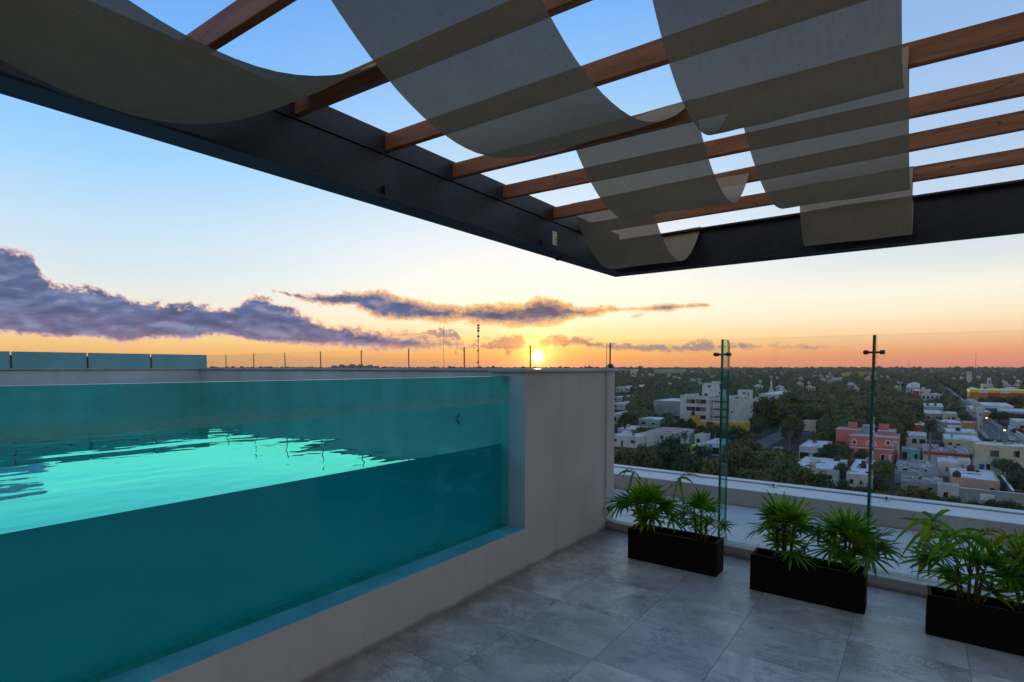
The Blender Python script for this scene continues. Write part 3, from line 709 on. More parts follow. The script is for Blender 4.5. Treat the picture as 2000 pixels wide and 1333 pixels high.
T['orange'] = plain("house_orange", (.48, .20, .07), .75, .15, .4, .2, dirt=((.28, .13, .07), .5))
T['redor'] = plain("house_brick_red", (.42, .10, .045), .75, .15, .4, .2)
T['peach'] = plain("house_peach", (.50, .33, .25), .75, .12, .4, .2, dirt=((.33, .23, .18), .5))
T['coral'] = plain("house_coral", (.58, .19, .175), .7, .1, .4, .2, dirt=((.42, .11, .09), .5))
T['mint'] = plain("house_mint", (.40, .52, .46), .75, .1, .4, .2, dirt=((.25, .30, .27), .5))
T['teal'] = plain("house_teal", (.16, .50, .46), .75, .1, .4, .2)
T['lav'] = plain("house_lavender", (.46, .46, .58), .75, .1, .4, .2)
T['dusk'] = plain('hazy_block', (.20, .13, .12), .8, .1, .02, .1)
T['brown'] = plain("house_brown", (.20, .145, .115), .8, .15, .4, .2, dirt=((.12, .09, .07), .5))
T['maroon'] = plain("awning_brown", (.11, .05, .04), .8, .15, .8, .2)
T['red'] = plain("paint_red", (.50, .05, .03), .6, .1, .6, .3)
T['sun'] = plain("paint_bright_yellow", (.80, .58, .02), .5, .1, .6, .3)
T['blue'] = plain("paint_blue", (.02, .06, .38), .5, .1, .6, .3)
T['lime'] = plain("paint_lime", (.30, .48, .03), .6, .1, .6, .3)
T['dark'] = plain("window_glass_dark", (.03, .036, .045), .15, .3, .4, .6)
T['open'] = plain("deep_shade_opening", (.022, .02, .02), .8, .3, .6, .1)
T['trim'] = plain("white_trim", (.66, .66, .66), .6, .05, 1, .3)
T['tank'] = plain("water_tank_plastic", (.018, .018, .02), .5, .1, 1, .4)
T['tankb'] = plain("water_tank_beige", (.40, .32, .23), .6, .1, 1, .4)
def roofmat(name, a, c, stain, k):
    mt, nt = material(name); p = wpos(nt)
    n = nt.noise(p, .35, 8, .68, .5); f = nt.noise(p, 1.6, 5, .65)
    q = nt.mix(nt.smooth(n, .3, .68), a, c)
    q = nt.mix(nt.m('MULTIPLY', nt.smooth(f, .50, .64), k), q, stain)
    ln = nt.smooth(nt.m('ABSOLUTE', nt.m('SUBTRACT', nt.noise(p, .45, 3, .6, .8), .5)), .012, .002)
    q = nt.mix(nt.m('MULTIPLY', ln, k), q, stain)
    b_ = nt.add('ShaderNodeBsdfPrincipled', {'Base Color': q, 'Roughness': .75, 'Specular IOR Level': .25}); nt.set(nt.out, 0, b_); return mt
T['rw'] = roofmat("roof_whitewashed", (.56, .60, .64), (.74, .76, .78), (.22, .23, .25), .55)
T['rg'] = roofmat("roof_grey_concrete", (.28, .30, .32), (.46, .48, .50), (.10, .10, .11), .7)
T['rr'] = roofmat("roof_weathered", (.13, .14, .15), (.42, .43, .44), (.05, .05, .055), .8)
T['rt'] = roofmat("roof_tile_pinkish", (.36, .22, .18), (.45, .33, .28), (.2, .13, .11), .5)

# streets
def strip(name, poly, z, m):
    b = MB(); b.face([(x, y, GROUND+z) for x, y in poly], 0); return struct(b.build(name, m))
strip("street", [(23.6, 95), (30.2, 95), (30.2, 1500), (23.6, 1500)], .008, T['asphalt'])
strip("side_street", [(-49.5, 120), (-42.5, 120), (-42.5, 900), (-49.5, 900)], .008, T['asphalt'])
strip("cross_street", [(-42.4, 262), (21.7, 262), (21.7, 270), (-42.4, 270)], .008, T['asphalt'])
for a, c in ((21.8, 23.59), (30.21, 32.4)):
    b = MB(); b.box(a, c, 95, 1000, GROUND, GROUND+.14); struct(b.build("pavement", T['pave']))
b = MB()
for i in range(60): b.face([(26.8, 100+i*10, GROUND+.013), (26.95, 100+i*10, GROUND+.013), (26.95, 104+i*10, GROUND+.013), (26.8, 104+i*10, GROUND+.013)])
struct(b.build("road_markings", T['trim']))

RECTS = []; PROT = []                    # footprints and picture areas that random trees keep clear of
def protect(x0, x1, y0, y1, D): PROT.append((x0, x1, y0, y1, D))
def xa(px, Y): d = ray(px, 800); return d[0]*Y/d[1]
def front(px0, px1, yf, yb, h):
    Z = GROUND + h; p = on_z((px0+px1)/2, yf, Z); Y = p[1]
    D0 = depth(p[0], p[1]); q = on_z((px0+px1)/2, yb, Z); D1 = depth(q[0], q[1])
    return xa(px0, Y), xa(px1, Y), Y, max(3.0, (D1-D0)/cos(YAW)), Z, D0
def shell(mb, x0, x1, y0, y1, Z, lip=.28, zb=GROUND, w=.18):
    mb.box(x0, x1, y0, y1, zb, Z-.02, 0, 'b')
    if lip:
        mb.box(x0, x1, y0, y0+w, Z-.0195, Z+lip); mb.box(x0, x1, y1-w, y1, Z-.0195, Z+lip)
        mb.box(x0, x0+w, y0+w, y1-w, Z-.0195, Z+lip); mb.box(x1-w, x1, y0+w, y1-w, Z-.0195, Z+lip)
def win(parent, x0, x1, z0, z1, Y, m='dark', name='window', fr=None):
    b = MB(); b.box(x0, x1, Y-.05, Y-.003, z0, z1)
    o = b.build(name, T[m], parent)
    if fr:
        b = MB(); w = .14
        b.box(x0-w, x1+w, Y-.09, Y-.004, z1+.002, z1+w); b.box(x0-w, x1+w, Y-.12, Y-.004, z0-w, z0-.002)
        b.box(x0-w, x0-.002, Y-.08, Y-.004, z0, z1); b.box(x1+.002, x1+w, Y-.08, Y-.004, z0, z1)
        b.build("frame", T[fr], o)
    return o
def xwin(parent, y0, y1, z0, z1, X, side, m='dark'):
    b = MB(); b.box(*((X-.05, X-.003) if side < 0 else (X+.003, X+.05)), y0, y1, z0, z1); return b.build("window", T[m], parent)
def tank(parent, x, y, z, m='tank', r=.6, h=1.3):
    b = MB(); b.lathe((x, y, z), [(r*.95, 0), (r, .1), (r, h*.7), (r*.75, h*.88), (r*.25, h), (r*.2, h+.08)], 12); return b.build("water_tank", T[m], parent, True)
def roofbox(parent, x, y, z, sx, sy, sz, m='grey', name='roof_box'):
    b = MB(); b.box(x, x+sx, y, y+sy, z+.003, z+sz); return b.build(name, T[m], parent)
def house(label, px0, px1, yf, yb, h, wall='white', roof='rw', wins=(), door=None, tanks=(), boxes=(), cat='house', name='house', group=None, lip=.25, clutter=3):
    x0, x1, Y, dy, Z, D = front(px0, px1, yf, yb, h)
    t = thing(name, label, cat, (0,0,0), group)
    b = MB(); shell(b, x0, x1, Y, Y+dy, Z, lip); b.build("wall", T[wall], t)
    b = MB(); b.box(x0+.2, x1-.2, Y+.2, Y+dy-.2, Z-.019, Z+.03, 0, 'b'); b.build("roof", T[roof], t)
    W = x1-x0
    for w in wins:
        u0, u1, v0, v1 = w[:4]; win(t, x0+W*u0, x0+W*u1, GROUND+h*v0, GROUND+h*v1, Y, w[4] if len(w) > 4 else 'dark', 'window', w[5] if len(w) > 5 else None)
    if door: win(t, x0+W*door[0], x0+W*door[1], GROUND+.1, GROUND+h*door[2], Y, door[3] if len(door) > 3 else 'open', 'door')
    for u, v, m in tanks: tank(t, x0+W*u, Y+dy*v, Z+.03, m, min(.75, W*.09+.25), 1.4)
    for u, v, sx, sy, sz, m in boxes: roofbox(t, x0+W*u, Y+dy*v, Z+.03, W*sx, dy*sy, sz, m)
    rg = random.Random(int(px0*7+yf))
    for k in range(clutter):                 # vents, low kerbs and pipes found on the flat roofs
        u, v = rg.uniform(.1, .85), rg.uniform(.1, .85)
        if rg.random() < .5: roofbox(t, x0+W*u, Y+dy*v, Z+.03, rg.uniform(.4, .9), rg.uniform(.4, .9), rg.uniform(.3, .8), rg.choice(['grey', 'white', 'dark']), 'vent_box')
        else: roofbox(t, x0+W*u*.6, Y+dy*v, Z+.03, W*rg.uniform(.2, .38), .12, .1, rg.choice(['grey', 'dark']), 'roof_pipe')
    RECTS.append((x0-1, x1+1, Y-1.5, Y+dy+1)); protect(px0, px1, yb, yf + h*.75*F/D, D)
    return t, x0, x1, Y, dy, Z
protect(1902, 1992, 800, 860, 420); protect(1882, 1902, 780, 803, 600); protect(1494, 1527, 828, 870, 262)
W2 = [(.16,.34,.42,.7), (.64,.74,.45,.68)]
W3 = [(.1,.2,.42,.7), (.36,.43,.05,.6,'open'), (.7,.86,.42,.7)]
# --- left of the first fin
house("white flat-roofed house far off, just right of the pool pier", 1202, 1231, 757, 753, 6, 'white', 'rw', W3, boxes=((.3,.2,.3,.5,1.4,'white'),))
house("lavender house peeping out beside the pool pier, below the far white one", 1198, 1215, 776, 771, 4.5, 'lav', 'rw', W2)
house("white house beside the pool pier with two dark openings", 1196, 1222, 789, 785, 4.2, 'white', 'rw', W2, boxes=((.5,.3,.2,.3,1.0,'white'),))
house("narrow white house half hidden by the pool pier", 1192, 1207, 809, 804, 5, 'white', 'rw', ((.5,.8,.3,.7),))
house("long grey hall left of the white hospital block", 1276, 1331, 784, 779.5, 8.5, 'grey', 'rw', (), cat='hall', name='hall', clutter=1)
house("pale mint house with white roof among dark trees", 1247, 1290, 820, 816, 4, 'mint', 'rw', W2, clutter=2)
house("low white house behind a yellowish tree near the pool pier", 1207, 1241, 839, 833.5, 3.6, 'white', 'rw', W3, tanks=((.2,.5,'tankb'),))
house("wide white house with dark doorways right beside the pool pier", 1194, 1250, 853, 846, 3.8, 'white', 'rw', W3, boxes=((.2,.3,.15,.3,1.2,'white'),))
house("white house front with three teal stripes", 1250, 1264, 848, 843, 4.6, 'white', 'rt', ((.1,.9,.40,.47,'teal'), (.1,.9,.56,.63,'teal'), (.1,.9,.72,.79,'teal')), clutter=0)
house("white walled house with pinkish tile roof and a dark end wall", 1265, 1318, 845, 837, 3.9, 'white', 'rt', ((.0,.18,.02,.98,'brown'), (.5,.6,.4,.7)), clutter=2)
house("small flat house left of the drooping palm", 1321, 1347, 847, 840, 3.8, 'white', 'rg', W2)
house("small white two-storey cube house with one dark window", 1358, 1376, 851, 841, 5.2, 'white', 'rg', ((.2,.55,.5,.78),), clutter=2)
house("white low roof behind the blue water drum", 1373, 1414, 868, 858.5, 3.6, 'white', 'rw', ((.3,.8,.1,.7,'open'),))
house("low house with lime green wall", 1350, 1373, 872, 867, 3.2, 'lime', 'rw', (), clutter=1)
house("small white lean-to under a dark ragged tree", 1361, 1377, 884, 879, 3.0, 'white', 'rw', (), clutter=0)
# --- hospital
def hospital():
    t = thing("hospital_building", "large white four-storey block with roof towers in the middle distance", "building")
    Yf = 286.0
    def xz(px0, px1, yt, Y): 
        x0, x1 = xa(px0, Y), xa(px1, Y); D = depth((x0+x1)/2, Y); p = on_y((px0+px1)/2, yt, Y); return x0, x1, p[2]
    spec = [("left_wing", 1328, 1386, 775.5, Yf-2, 26), ("middle_wing", 1386.2, 1426, 778, Yf+1.2, 20), ("right_wing", 1426.2, 1470, 781.5, Yf, 19)]
    for nm, a, c, yt, Y, dy in spec:
        x0, x1, Z = xz(a, c, yt, Y)
        b = MB(); shell(b, x0, x1, Y, Y+dy, Z, .7, GROUND, .3); b.build(nm, T['white'], t)
        b = MB(); b.box(x0+.35, x1-.35, Y+.35, Y+dy-.35, Z-.019, Z+.03, 0, 'b'); b.build("roof", T['rw'], t)
        RECTS.append((x0-1, x1+1, Y-2, Y+dy+1)); protect(a, c, 752, 824, 305)
        for k in range(9):
            roofbox(t, random.uniform(x0+1, x1-3), Y+random.uniform(2, dy-4), Z+.03, random.uniform(.8, 2), random.uniform(.8, 2), random.uniform(.5, 1.3), random.choice(['grey', 'white', 'dark']), 'roof_unit')
        if nm == "left_wing":
            for yy0, yy1 in ((780.5, 788.5), (795, 803), (811, 818.5)):
                z1, z0 = on_y(1357, yy0, Y)[2], on_y(1357, yy1, Y)[2]
                for p0, p1 in ((1340.8, 1349), (1349.4, 1357.6), (1358.8, 1368), (1368.4, 1379)):
                    if yy0 == 811 and p0 < 1350: continue
                    win(t, xa(p0, Y), xa(p1, Y), z0, z1, Y, 'dark' if (p0 + yy0) % 3 > .9 else 'brown')
            tank(t, x1-6, Y+4, Z+.03, 'tank', .9, 1.7); tank(t, x1-3.2, Y+4, Z+.03, 'tank', .9, 1.7)
        if nm == "middle_wing":
            for yy0, yy1 in ((783, 786.5), (798, 801.5), (813, 816.5)):
                z1, z0 = on_y(1400, yy0, Y)[2], on_y(1400, yy1, Y)[2]
                for p0 in (1388, 1395, 1400, 1405, 1410, 1415, 1420): win(t, xa(p0, Y), xa(p0+4.2, Y), z0, z1, Y)
            b = MB(); b.tube([(x0+.6, Y-.15, GROUND), (x0+.6, Y-.15, Z)], .14, 6); b.build("drain_pipe", T['grey'], t)
        if nm == "right_wing":
            win(t, xa(1428.8, Y), xa(1431.2, Y), on_y(1430, 807.5, Y)[2], on_y(1430, 803, Y)[2], Y)
            for zc in (.86, .6): 
                zz = GROUND + (Z-GROUND)*zc
                for k in range(6): xwin(t, Y+1.2+k*2.9, Y+3.6+k*2.9, zz-1.0, zz+.4, x1, 1)
            roofbox(t, x0+1, Y-.5, Z-11.2, 7, .45, .5, 'trim', 'ledge')
    for a, c, yt, Y, dy in ((1371, 1397, 750, Yf+8, 7), (1397.3, 1411, 763, Yf+8.5, 6), (1440.5, 1464, 763.2, Yf+9, 6)):
        x0, x1, Z = xz(a, c, yt, Y); b = MB(); shell(b, x0, x1, Y, Y+dy, Z, .3, -14.4); o = b.build("roof_tower", T['white'], t)
        win(o, x0+(x1-x0)*.42, x0+(x1-x0)*.62, Z-1.9, Z-.9, Y)
        if a == 1440.5: win(o, x1-1.0, x1-.5, Z-3.0, Z-.9, Y)
    roofbox(t, xa(1390, 300), 299, on_y(1390, 750, 300)[2], 5, 4, 1.4, 'mint', 'roof_tank')
hospital()
def yellow_shop(label, px0, px1, yf, yb, h):
    t, x0, x1, Y, dy, Z = house(label, px0, px1, yf, yb, h, 'yellow', 'rt', ((.72,.84,.2,.6),), clutter=2, cat='building', name='shop_building'); return t, x0, x1, Y, dy, Z
t, x0, x1, Y, dy, Z = yellow_shop("long yellow building at the foot of the hospital block, with brown awning", 1366, 1411, 826, 822.5, 5.0)
win(t, x0+(x1-x0)*.32, x0+(x1-x0)*.64, Z-3.6, Z+.3, Y, 'maroon', 'awning')
t, x0, x1, Y, dy, Z = yellow_shop("short yellow building right of the first fin with a red lined front", 1425, 1456, 826.5, 823.5, 5.5)
for k in (.75, .52): win(t, x0+(x1-x0)*.5, x1-.2, GROUND+5.5*k, GROUND+5.5*k+.35, Y, 'red', 'stripe')
t, x0, x1, Y, dy, Z = yellow_shop("small yellow annexe against the left wing of the hospital", 1346, 1356, 813, 810.5, 5.6); tank(t, x0+1.2, Y+2, Z, 'tank', .9, 2.2)
house("flat white building behind the hospital at the foot of a white spire", 1481, 1517, 771, 764.5, 6.5, 'white', 'rw', W3, cat='building', name='flat_building')
house("tan walled low building at the street corner", 1570, 1594, 824, 821.5, 4.2, 'cream', 'rg', (), clutter=1)
t, *_ = house("white carport house with two wide dark bays behind two palms", 1563, 1613, 875, 862.5, 4.0, 'white', 'rw', ((.03,.40,.08,.6,'open'), (.55,.98,.08,.6,'open')))
house("broad whitewashed roof in front of the carport house", 1552, 1643, 917, 897, 3.6, 'white', 'rw', W3, tanks=((.42,.05,'tankb'), (.78,.9,'tank')), clutter=8)
house("whitewashed roof with a beige tank left of the second fin", 1657, 1700, 929, 900, 3.6, 'white', 'rw', W2, tanks=((.72,.85,'tankb'), (.6,.45,'tank')), clutter=7)
house("low rose wall house beside the second fin", 1693, 1716, 907, 904, 3.6, 'coral', 'rg', (), clutter=1)
# --- coral house
def coral():
    t = thing("coral_house", "coral pink house with white arched windows and two roof turrets", "house")
    Z1 = GROUND+7.0; p = on_z(1709, 854, Z1); Y = p[1]
    x0, x1 = xa(1661, Y), xa(1758, Y); dy = 14
    b = MB(); shell(b, x0, x1, Y, Y+dy, Z1, .3); b.build("wall", T['coral'], t)
    b = MB(); b.box(x0+.2, x1-.2, Y+.2, Y+dy-.2, Z1-.019, Z1+.03, 0, 'b'); b.build("roof", T['rg'], t)
    b = MB(); b.box(x0-.12, x1+.12, Y-.14, Y-.003, Z1+.02, Z1+.30); b.build("cornice", T['trim'], t)
    # upper storey set back
    Yu = Y + 8; 
    for a, c, yt in ((1634, 1684, 840), (1716, 1751, 843.5)):
        ux0, ux1 = xa(a, Yu), xa(c, Yu); Zu = on_y((a+c)/2, yt, Yu)[2]
        b = MB(); shell(b, ux0, ux1, Yu, Yu+9, Zu, .3, Z1+.031 if a > 1700 else GROUND); o = b.build("upper_storey", T['coral'], t)
        b = MB(); b.box(ux0+.2, ux1-.2, Yu+.2, Yu+8.8, Zu-.019, Zu+.03, 0, 'b'); b.build("roof", T['rg'], o)
        b = MB(); b.box(ux0-.08, ux1+.08, Yu-.1, Yu-.003, Zu+.05, Zu+.3); b.build("cornice", T['trim'], o)
    ux0, ux1 = xa(1684.5, Yu), xa(1698, Yu); b = MB(); b.box(ux0, ux1, Yu+.8, Yu+5, Z1+.032, Z1+2.6); b.build("stair_block", T['grey'], t)
    for a, c, yt in ((1657, 1674.5, 825.5), (1717.5, 1737, 829.5)):
        Yt = Yu+4.5; ux0, ux1 = xa(a, Yt), xa(c, Yt); Zt = on_y((a+c)/2, yt, Yt)[2]; b = MB(); b.box(ux0+.25, ux1-.25, Yt+.2, Yt+2.4, Zt-2.6, Zt-1.5)
        b.box(ux0, ux1, Yt, Yt+2.7, Zt-1.499, Zt-.25)
        for k in range(5):
            q = (ux1-ux0)/5; b.box(ux0+q*k+.05, ux0+q*(k+.55), Yt, Yt+2.7, Zt-.2499, Zt)
        b.build("turret", T['coral'], t)
    def arch(px0, px1, yt, yb, m='dark'):
        a0, a1 = xa(px0, Y), xa(px1, Y); z1, z0 = on_y(px0, yt, Y)[2], on_y(px0, yb, Y)[2]; r = (a1-a0)/2; cx = (a0+a1)/2
        for nm, g, yo, mm in (("window", 0, .05, m), ("surround", .28, .025, 'trim')):
            b = MB(); pts = [(cx-r-g, z0-g), (cx+r+g, z0-g)] + [(cx+(r+g)*cos(pi*k/8), z1-r+(r+g)*sin(pi*k/8)) for k in range(9)]
            b.face([(x, Y-yo, z) for x, z in pts]); k = len(pts); q = len(b.v)
            b.v += [(x, Y-.002, z) for x, z in pts]
            for i in range(k): b.f.append((i, q+i, q+(i+1) % k, (i+1) % k)); b.m.append(0)
            b.build(nm, T[mm], t)
    arch(1667.5, 1673.5, 860, 867); arch(1697, 1712, 860.5, 876, 'grey'); arch(1733.5, 1740, 861.5, 868.5); arch(1747, 1755.5, 863, 893, 'grey')
    # lower front terrace block
    Yl = Y-6; Zl = on_y(1705, 879, Yl)[2]; lx0, lx1 = xa(1663, Yl), xa(1748, Yl)
    b = MB(); shell(b, lx0, lx1, Yl, Y-.003, Zl, .5); o = b.build("lower_storey", T['coral'], t)
    b = MB(); b.box(lx0-.1, lx1+.1, Yl-.12, Yl-.003, Zl+.25, Zl+.55); b.build("cornice", T['trim'], o)
    win(o, xa(1724, Yl), xa(1731, Yl), Zl-2.9, Zl-1.2, Yl, 'open', 'window', 'trim'); win(o, xa(1739, Yl), xa(1744, Yl), GROUND+.1, Zl-1.0, Yl, 'trim', 'door')
    b = MB(); b.box(x1+.01, x1+.3, Y-7, Y+6, GROUND, GROUND+3.2); b.build("side_wall", T['coral'], t)
    RECTS.append((xa(1634, Yu), x1+1.5, Yl-1.5, Yu+10)); protect(1662, 1758, 826, 886, 165)
coral()
# --- right of the second fin
house("turquoise low house with dark openings right of the coral house", 1764, 1801, 880, 874.5, 3.4, 'teal', 'rg', ((.05,.3,.05,.8,'open'), (.7,.85,.3,.7,'open')), clutter=2)
house("brick red house with whitewashed roof left of the tall palm", 1784, 1808, 832, 824, 4.8, 'redor', 'rw', (), tanks=((.3,.6,'tank'),))
house("white house with two dark windows under the tall palm, at its left", 1772, 1812, 852, 845, 4.6, 'white', 'rw', ((.3,.52,.45,.78), (.66,.95,.45,.78)))
house("grey walled house with a long white roof behind the orange house", 1832, 1881, 827, 820.5, 4, 'grey', 'rw', (), tanks=((.15,.8,'tank'), (.9,.8,'tankb')))
house("house with reddish roof edge behind the beige ones", 1852, 1897, 837, 831.5, 4, 'redor', 'rw', ())
t, x0, x1, Y, dy, Z = house("orange blank-walled house on the street edge", 1882, 1911, 827.5, 823.5, 6.2, 'orange', 'rg', ((.82,.92,.45,.85,'brown'),), clutter=1)
house("grey-green house with black roof tank behind the cream house", 1849, 1912, 846.5, 838, 4.2, 'mint', 'rw', ((.03,.14,.3,.7),), tanks=((.42,.4,'tank'),))
house("cream house with green shutter and a wide white roof", 1847, 1920, 861.5, 850.5, 4.2, 'cream', 'rw', ((.12,.22,.3,.8), (.32,.43,.45,.75)), boxes=((.2,.3,.04,.2,1.5,'grey'),), clutter=5)
house("far white roofed house left of the street, tree behind", 1804, 1843, 795, 788.5, 4.5, 'white', 'rw', W3, tanks=((.2,.3,'tank'), (.6,.3,'tank')), clutter=6)
house("peach house with pale roof left of the columned house", 1805, 1842, 809, 801.5, 4.4, 'peach', 'rw', W2)
t, x0, x1, Y, dy, Z = house("beige house with white columned porch", 1843, 1870, 809, 805, 5.2, 'cream', 'rw', ((.12,.3,.2,.7,'peach'), (.35,.48,.2,.7,'dark'), (.66,.85,.2,.7,'dark')), clutter=1)
for u in (.0, .5, .95): 
    b = MB(); b.box(x0+(x1-x0)*u, x0+(x1-x0)*u+.45, Y-.5, Y-.06, GROUND, Z); b.build("column", T['trim'], t)
# yellow two-storey
t, x0, x1, Y, dy, Z = house("two-storey yellow house with a barred window and arches at the right edge", 1909, 2030, 873.5, 866.5, 7.6, 'cream', 'rw', (), clutter=3)
win(t, xa(1938.5, Y), xa(1954.5, Y), on_y(1946, 892.5, Y)[2], on_y(1946, 881, Y)[2], Y, 'dark', 'window', 'grey')
for k in range(4): win(t, xa(1941+k*3.2, Y), xa(1941.6+k*3.2, Y), on_y(1946, 892.5, Y)[2], on_y(1946, 881, Y)[2], Y-.06, 'grey', 'window_bar')
for p in (1983.5, 1987.5, 1994): win(t, xa(p, Y), xa(p+(2.2 if p != 1987.5 else 5), Y), on_y(1990, 894, Y)[2], on_y(1990, 881.5, Y)[2], Y, 'open', 'window', 'trim')
zz = on_y(1950, 899, Y)[2]
b = MB(); b.box(x0, x1, Y-.08, Y-.004, GROUND, zz); o = b.build("ground_floor_band", T['white'], t)
win(t, xa(1918, Y), xa(1927, Y), GROUND+.2, GROUND+2.6, Y-.085, 'blue', 'garage_door'); win(t, xa(1931, Y), xa(1939.5, Y), GROUND+.2, GROUND+2.8, Y-.085, 'open', 'door', 'trim')
for k in (2, 5.5): xwin(t, Y+k, Y+k+1.1, Z-4.2, Z-1.3, x0, -1, 'dark')
t, x0, x1, Y, dy, Z = house("weathered grey roof full of rubble with a red edge", 1806, 1897, 887, 871, 3.2, 'white', 'rr', (), clutter=16, tanks=((.46,.9,'tank'),), boxes=((.62,.12,.09,.12,1.3,'peach'),))
b = MB(); b.box(x0+.1, x1-.1, Y-.1, Y-.004, Z-.5, Z+.3); b.build("red_edge", T['red'], t)
house("white house with paired brown windows behind the big white roof", 1836, 1880, 906, 896, 3.4, 'white', 'rw', ((.35,.58,.35,.75,'brown'), (.65,.9,.35,.75,'brown')))
house("small white annexe right of the paired brown windows", 1878.5, 1901, 902, 897, 4.2, 'white', 'rw', ((.2,.4,.3,.8,'grey'),), clutter=1)
t, *_ = house("big sky-white flat roof with a dark tank and pinkish wall", 1864, 1960, 939, 917.5, 3.6, 'peach', 'rw', ((.66,.72,.05,.5,'open'), (.8,.9,.45,.62,'open')), tanks=((.12,.12,'tank'), (.5,.85,'tank')), clutter=9)
house("white gable-end shed with a dark window by the boundary wall", 1838, 1880, 951, 946, 3.2, 'white', 'rg', ((.28,.5,.25,.6,'open'),), clutter=0)
house("ruined grey roofs with broken slabs in front of the coral house", 1752, 1836, 925, 903, 2.8, 'grey', 'rr', (), clutter=22, boxes=((.6,.2,.12,.12,1.0,'grey'),))
house("grey weathered sheds between the ruined roofs and the shrubs", 1765, 1850, 945, 931, 2.6, 'grey', 'rr', W2, clutter=14)
def supermarket():
    x0, x1, Y, dy, Z, D = front(1893, 2080, 768.5, 764, 10)
    t = thing("supermarket_building", "long orange supermarket with yellow and red roof band beyond the street", "building")
    b = MB(); b.box(x0, x1, Y, Y+28, GROUND, Z, 0, 'b'); b.build("wall", T['orange'], t)
    b = MB(); b.box(x0-.2, x1, Y-.25, Y+28.2, Z+.003, Z+2.0); b.build("yellow_band", T['sun'], t)
    b = MB(); b.box(x0+10, x1, Y-.18, Y-.004, Z-1.6, Z); b.build("red_band", T['red'], t)
    for u in (.1, .33, .62): 
        b = MB(); b.box(x0+(x1-x0)*u, x0+(x1-x0)*u+5.5, Y-.4, Y-.26, Z-.3, Z+1.8); b.build("sign_panel", T['trim'], t)
    RECTS.append((x0-1, x1, Y-2, Y+30)); protect(1880, 2000, 765, 792, D)
supermarket()
house("white shopfront block below the orange supermarket", 1895, 1911, 786, 780, 5.5, 'white', 'rg', ((.3,.6,.1,.5,'brown'),), cat='shop', name='shop_building')
house("slim white tower-like house on the right side of the street", 1911, 1919.5, 798.5, 796.5, 8.5, 'white', 'rw', ((.3,.7,.6,.7),), clutter=0)
house("row of low white shops along the right pavement", 1897, 1910, 800.5, 793, 4.5, 'white', 'rw', W2, cat='shop', name='shop_building')
t, x0, x1, Y, dy, Z = house("long flat white shop with a blue awning", 1921, 1980, 793.5, 787, 5.5, 'white', 'rw', ((.05,.5,.25,.75,'brown'),), cat='shop', name='shop_building')
b = MB(); b.box(x0+(x1-x0)*.2, x0+(x1-x0)*.58, Y-2.2, Y-.06, GROUND+2.3, GROUND+3.5); b.build("awning", T['blue'], t)
house("low pale wall house with a long white roof under dark trees at the right", 1957, 2040, 805, 799, 4, 'white', 'rw', W3)
house("pink fronted house with lit doorway beside the street lamp", 1924, 1936, 806, 802, 5, 'peach', 'rw', ((.1,.4,.2,.6),), clutter=1)
house("white corner house at the right edge above the street trees", 1985, 2040, 826, 819, 4.5, 'white', 'rw', W2)
# church, water tower, villas
def church():
    t = thing("church", "white church with a domed bell tower rising over the trees", "church")
    x0, x1, Y, dy, Z, D = front(1916, 1936.5, 752, 747, 12)
    b = MB(); shell(b, x0, x1, Y, Y+16, Z, .6); o = b.build("nave", T['white'], t); win(o, x0+1.2, x0+3.6, GROUND+8.2, GROUND+9.6, Y)
    a, c = xa(1925.5, Y), xa(1934, Y); zt = on_y(1930, 743, Y)[2]; w = c-a
    b = MB(); b.box(a, c, Y-.4, Y-.4+w, GROUND, zt); o = b.build("bell_tower", T['white'], t)
    win(o, a+w*.38, a+w*.62, zt-3.0, zt-.2, Y-.4, 'maroon', 'belfry_opening')
    b = MB(); b.lathe((a+w/2, Y-.4+w/2, zt+.003), [(w*.48*cos(k*pi/16), w*.82*sin(k*pi/16)) for k in range(8)], 20); b.build("dome", T['white'], t, True)
    RECTS.append((x0-1, x1+1, Y-2, Y+17)); protect(1915, 1937, 735, 758, D)
church()
def box_building(label, px0, px1, yt, D, h, m, name='building', cat='building', group=None, dy=None, w=()):
    X, Y = at_depth((px0+px1)/2, D); x0, x1 = xa(px0, Y), xa(px1, Y)
    t = thing(name, label, cat, (0,0,0), group); Z = GROUND+h if h else on_y((px0+px1)/2, yt, Y)[2]
    b = MB(); shell(b, x0, x1, Y, Y+(dy or max(6, (x1-x0)*.6)), Z, .4); b.build("wall", T[m], t)
    for u0, u1, v0, v1 in w: win(t, x0+(x1-x0)*u0, x0+(x1-x0)*u1, GROUND+(Z-GROUND)*v0, GROUND+(Z-GROUND)*v1, Y)
    RECTS.append((x0, x1, Y, Y+8)); protect(px0, px1, yt, yt+8, D); return t
box_building("square white water tower left of the church", 1886, 1895, 727, 900, None, 'white', 'water_tower', 'tower', None, 8, ((.15,.3,.82,.9), (.42,.58,.82,.9), (.7,.85,.82,.9)))
house("white stepped villa in the far trees right of the second fin", 1768, 1795, 756, 749.5, 7, 'white', 'rw', W3, boxes=((.3,.2,.5,.5,2.5,'white'),))
house("dark red low building with white base beyond the villa", 1782, 1818, 764.5, 761, 5.5, 'redor', 'rw', ((.4,.7,.3,.6),), clutter=1)
house("white long roof right of the church", 1972, 1989, 760, 757, 7, 'white', 'rw', (), clutter=0)
house("white wide house below the church, left of it", 1897, 1914, 762, 757, 6, 'white', 'rw', W3)
house("small pinkish far house left of the second fin", 1613, 1625, 743, 741, 7, 'peach', 'rg', W2, clutter=0)
house("small bright white roof left of the second fin, near the horizon", 1631, 1643, 739, 736.5, 6, 'white', 'rw', (), clutter=0)
box_building("pale block in the far distance right of the pier, with a dark bay", 1209, 1222, 720.8, 2400, None, 'grey', 'far_block', 'building', None, 30, ((.3,.8,.1,.7),))
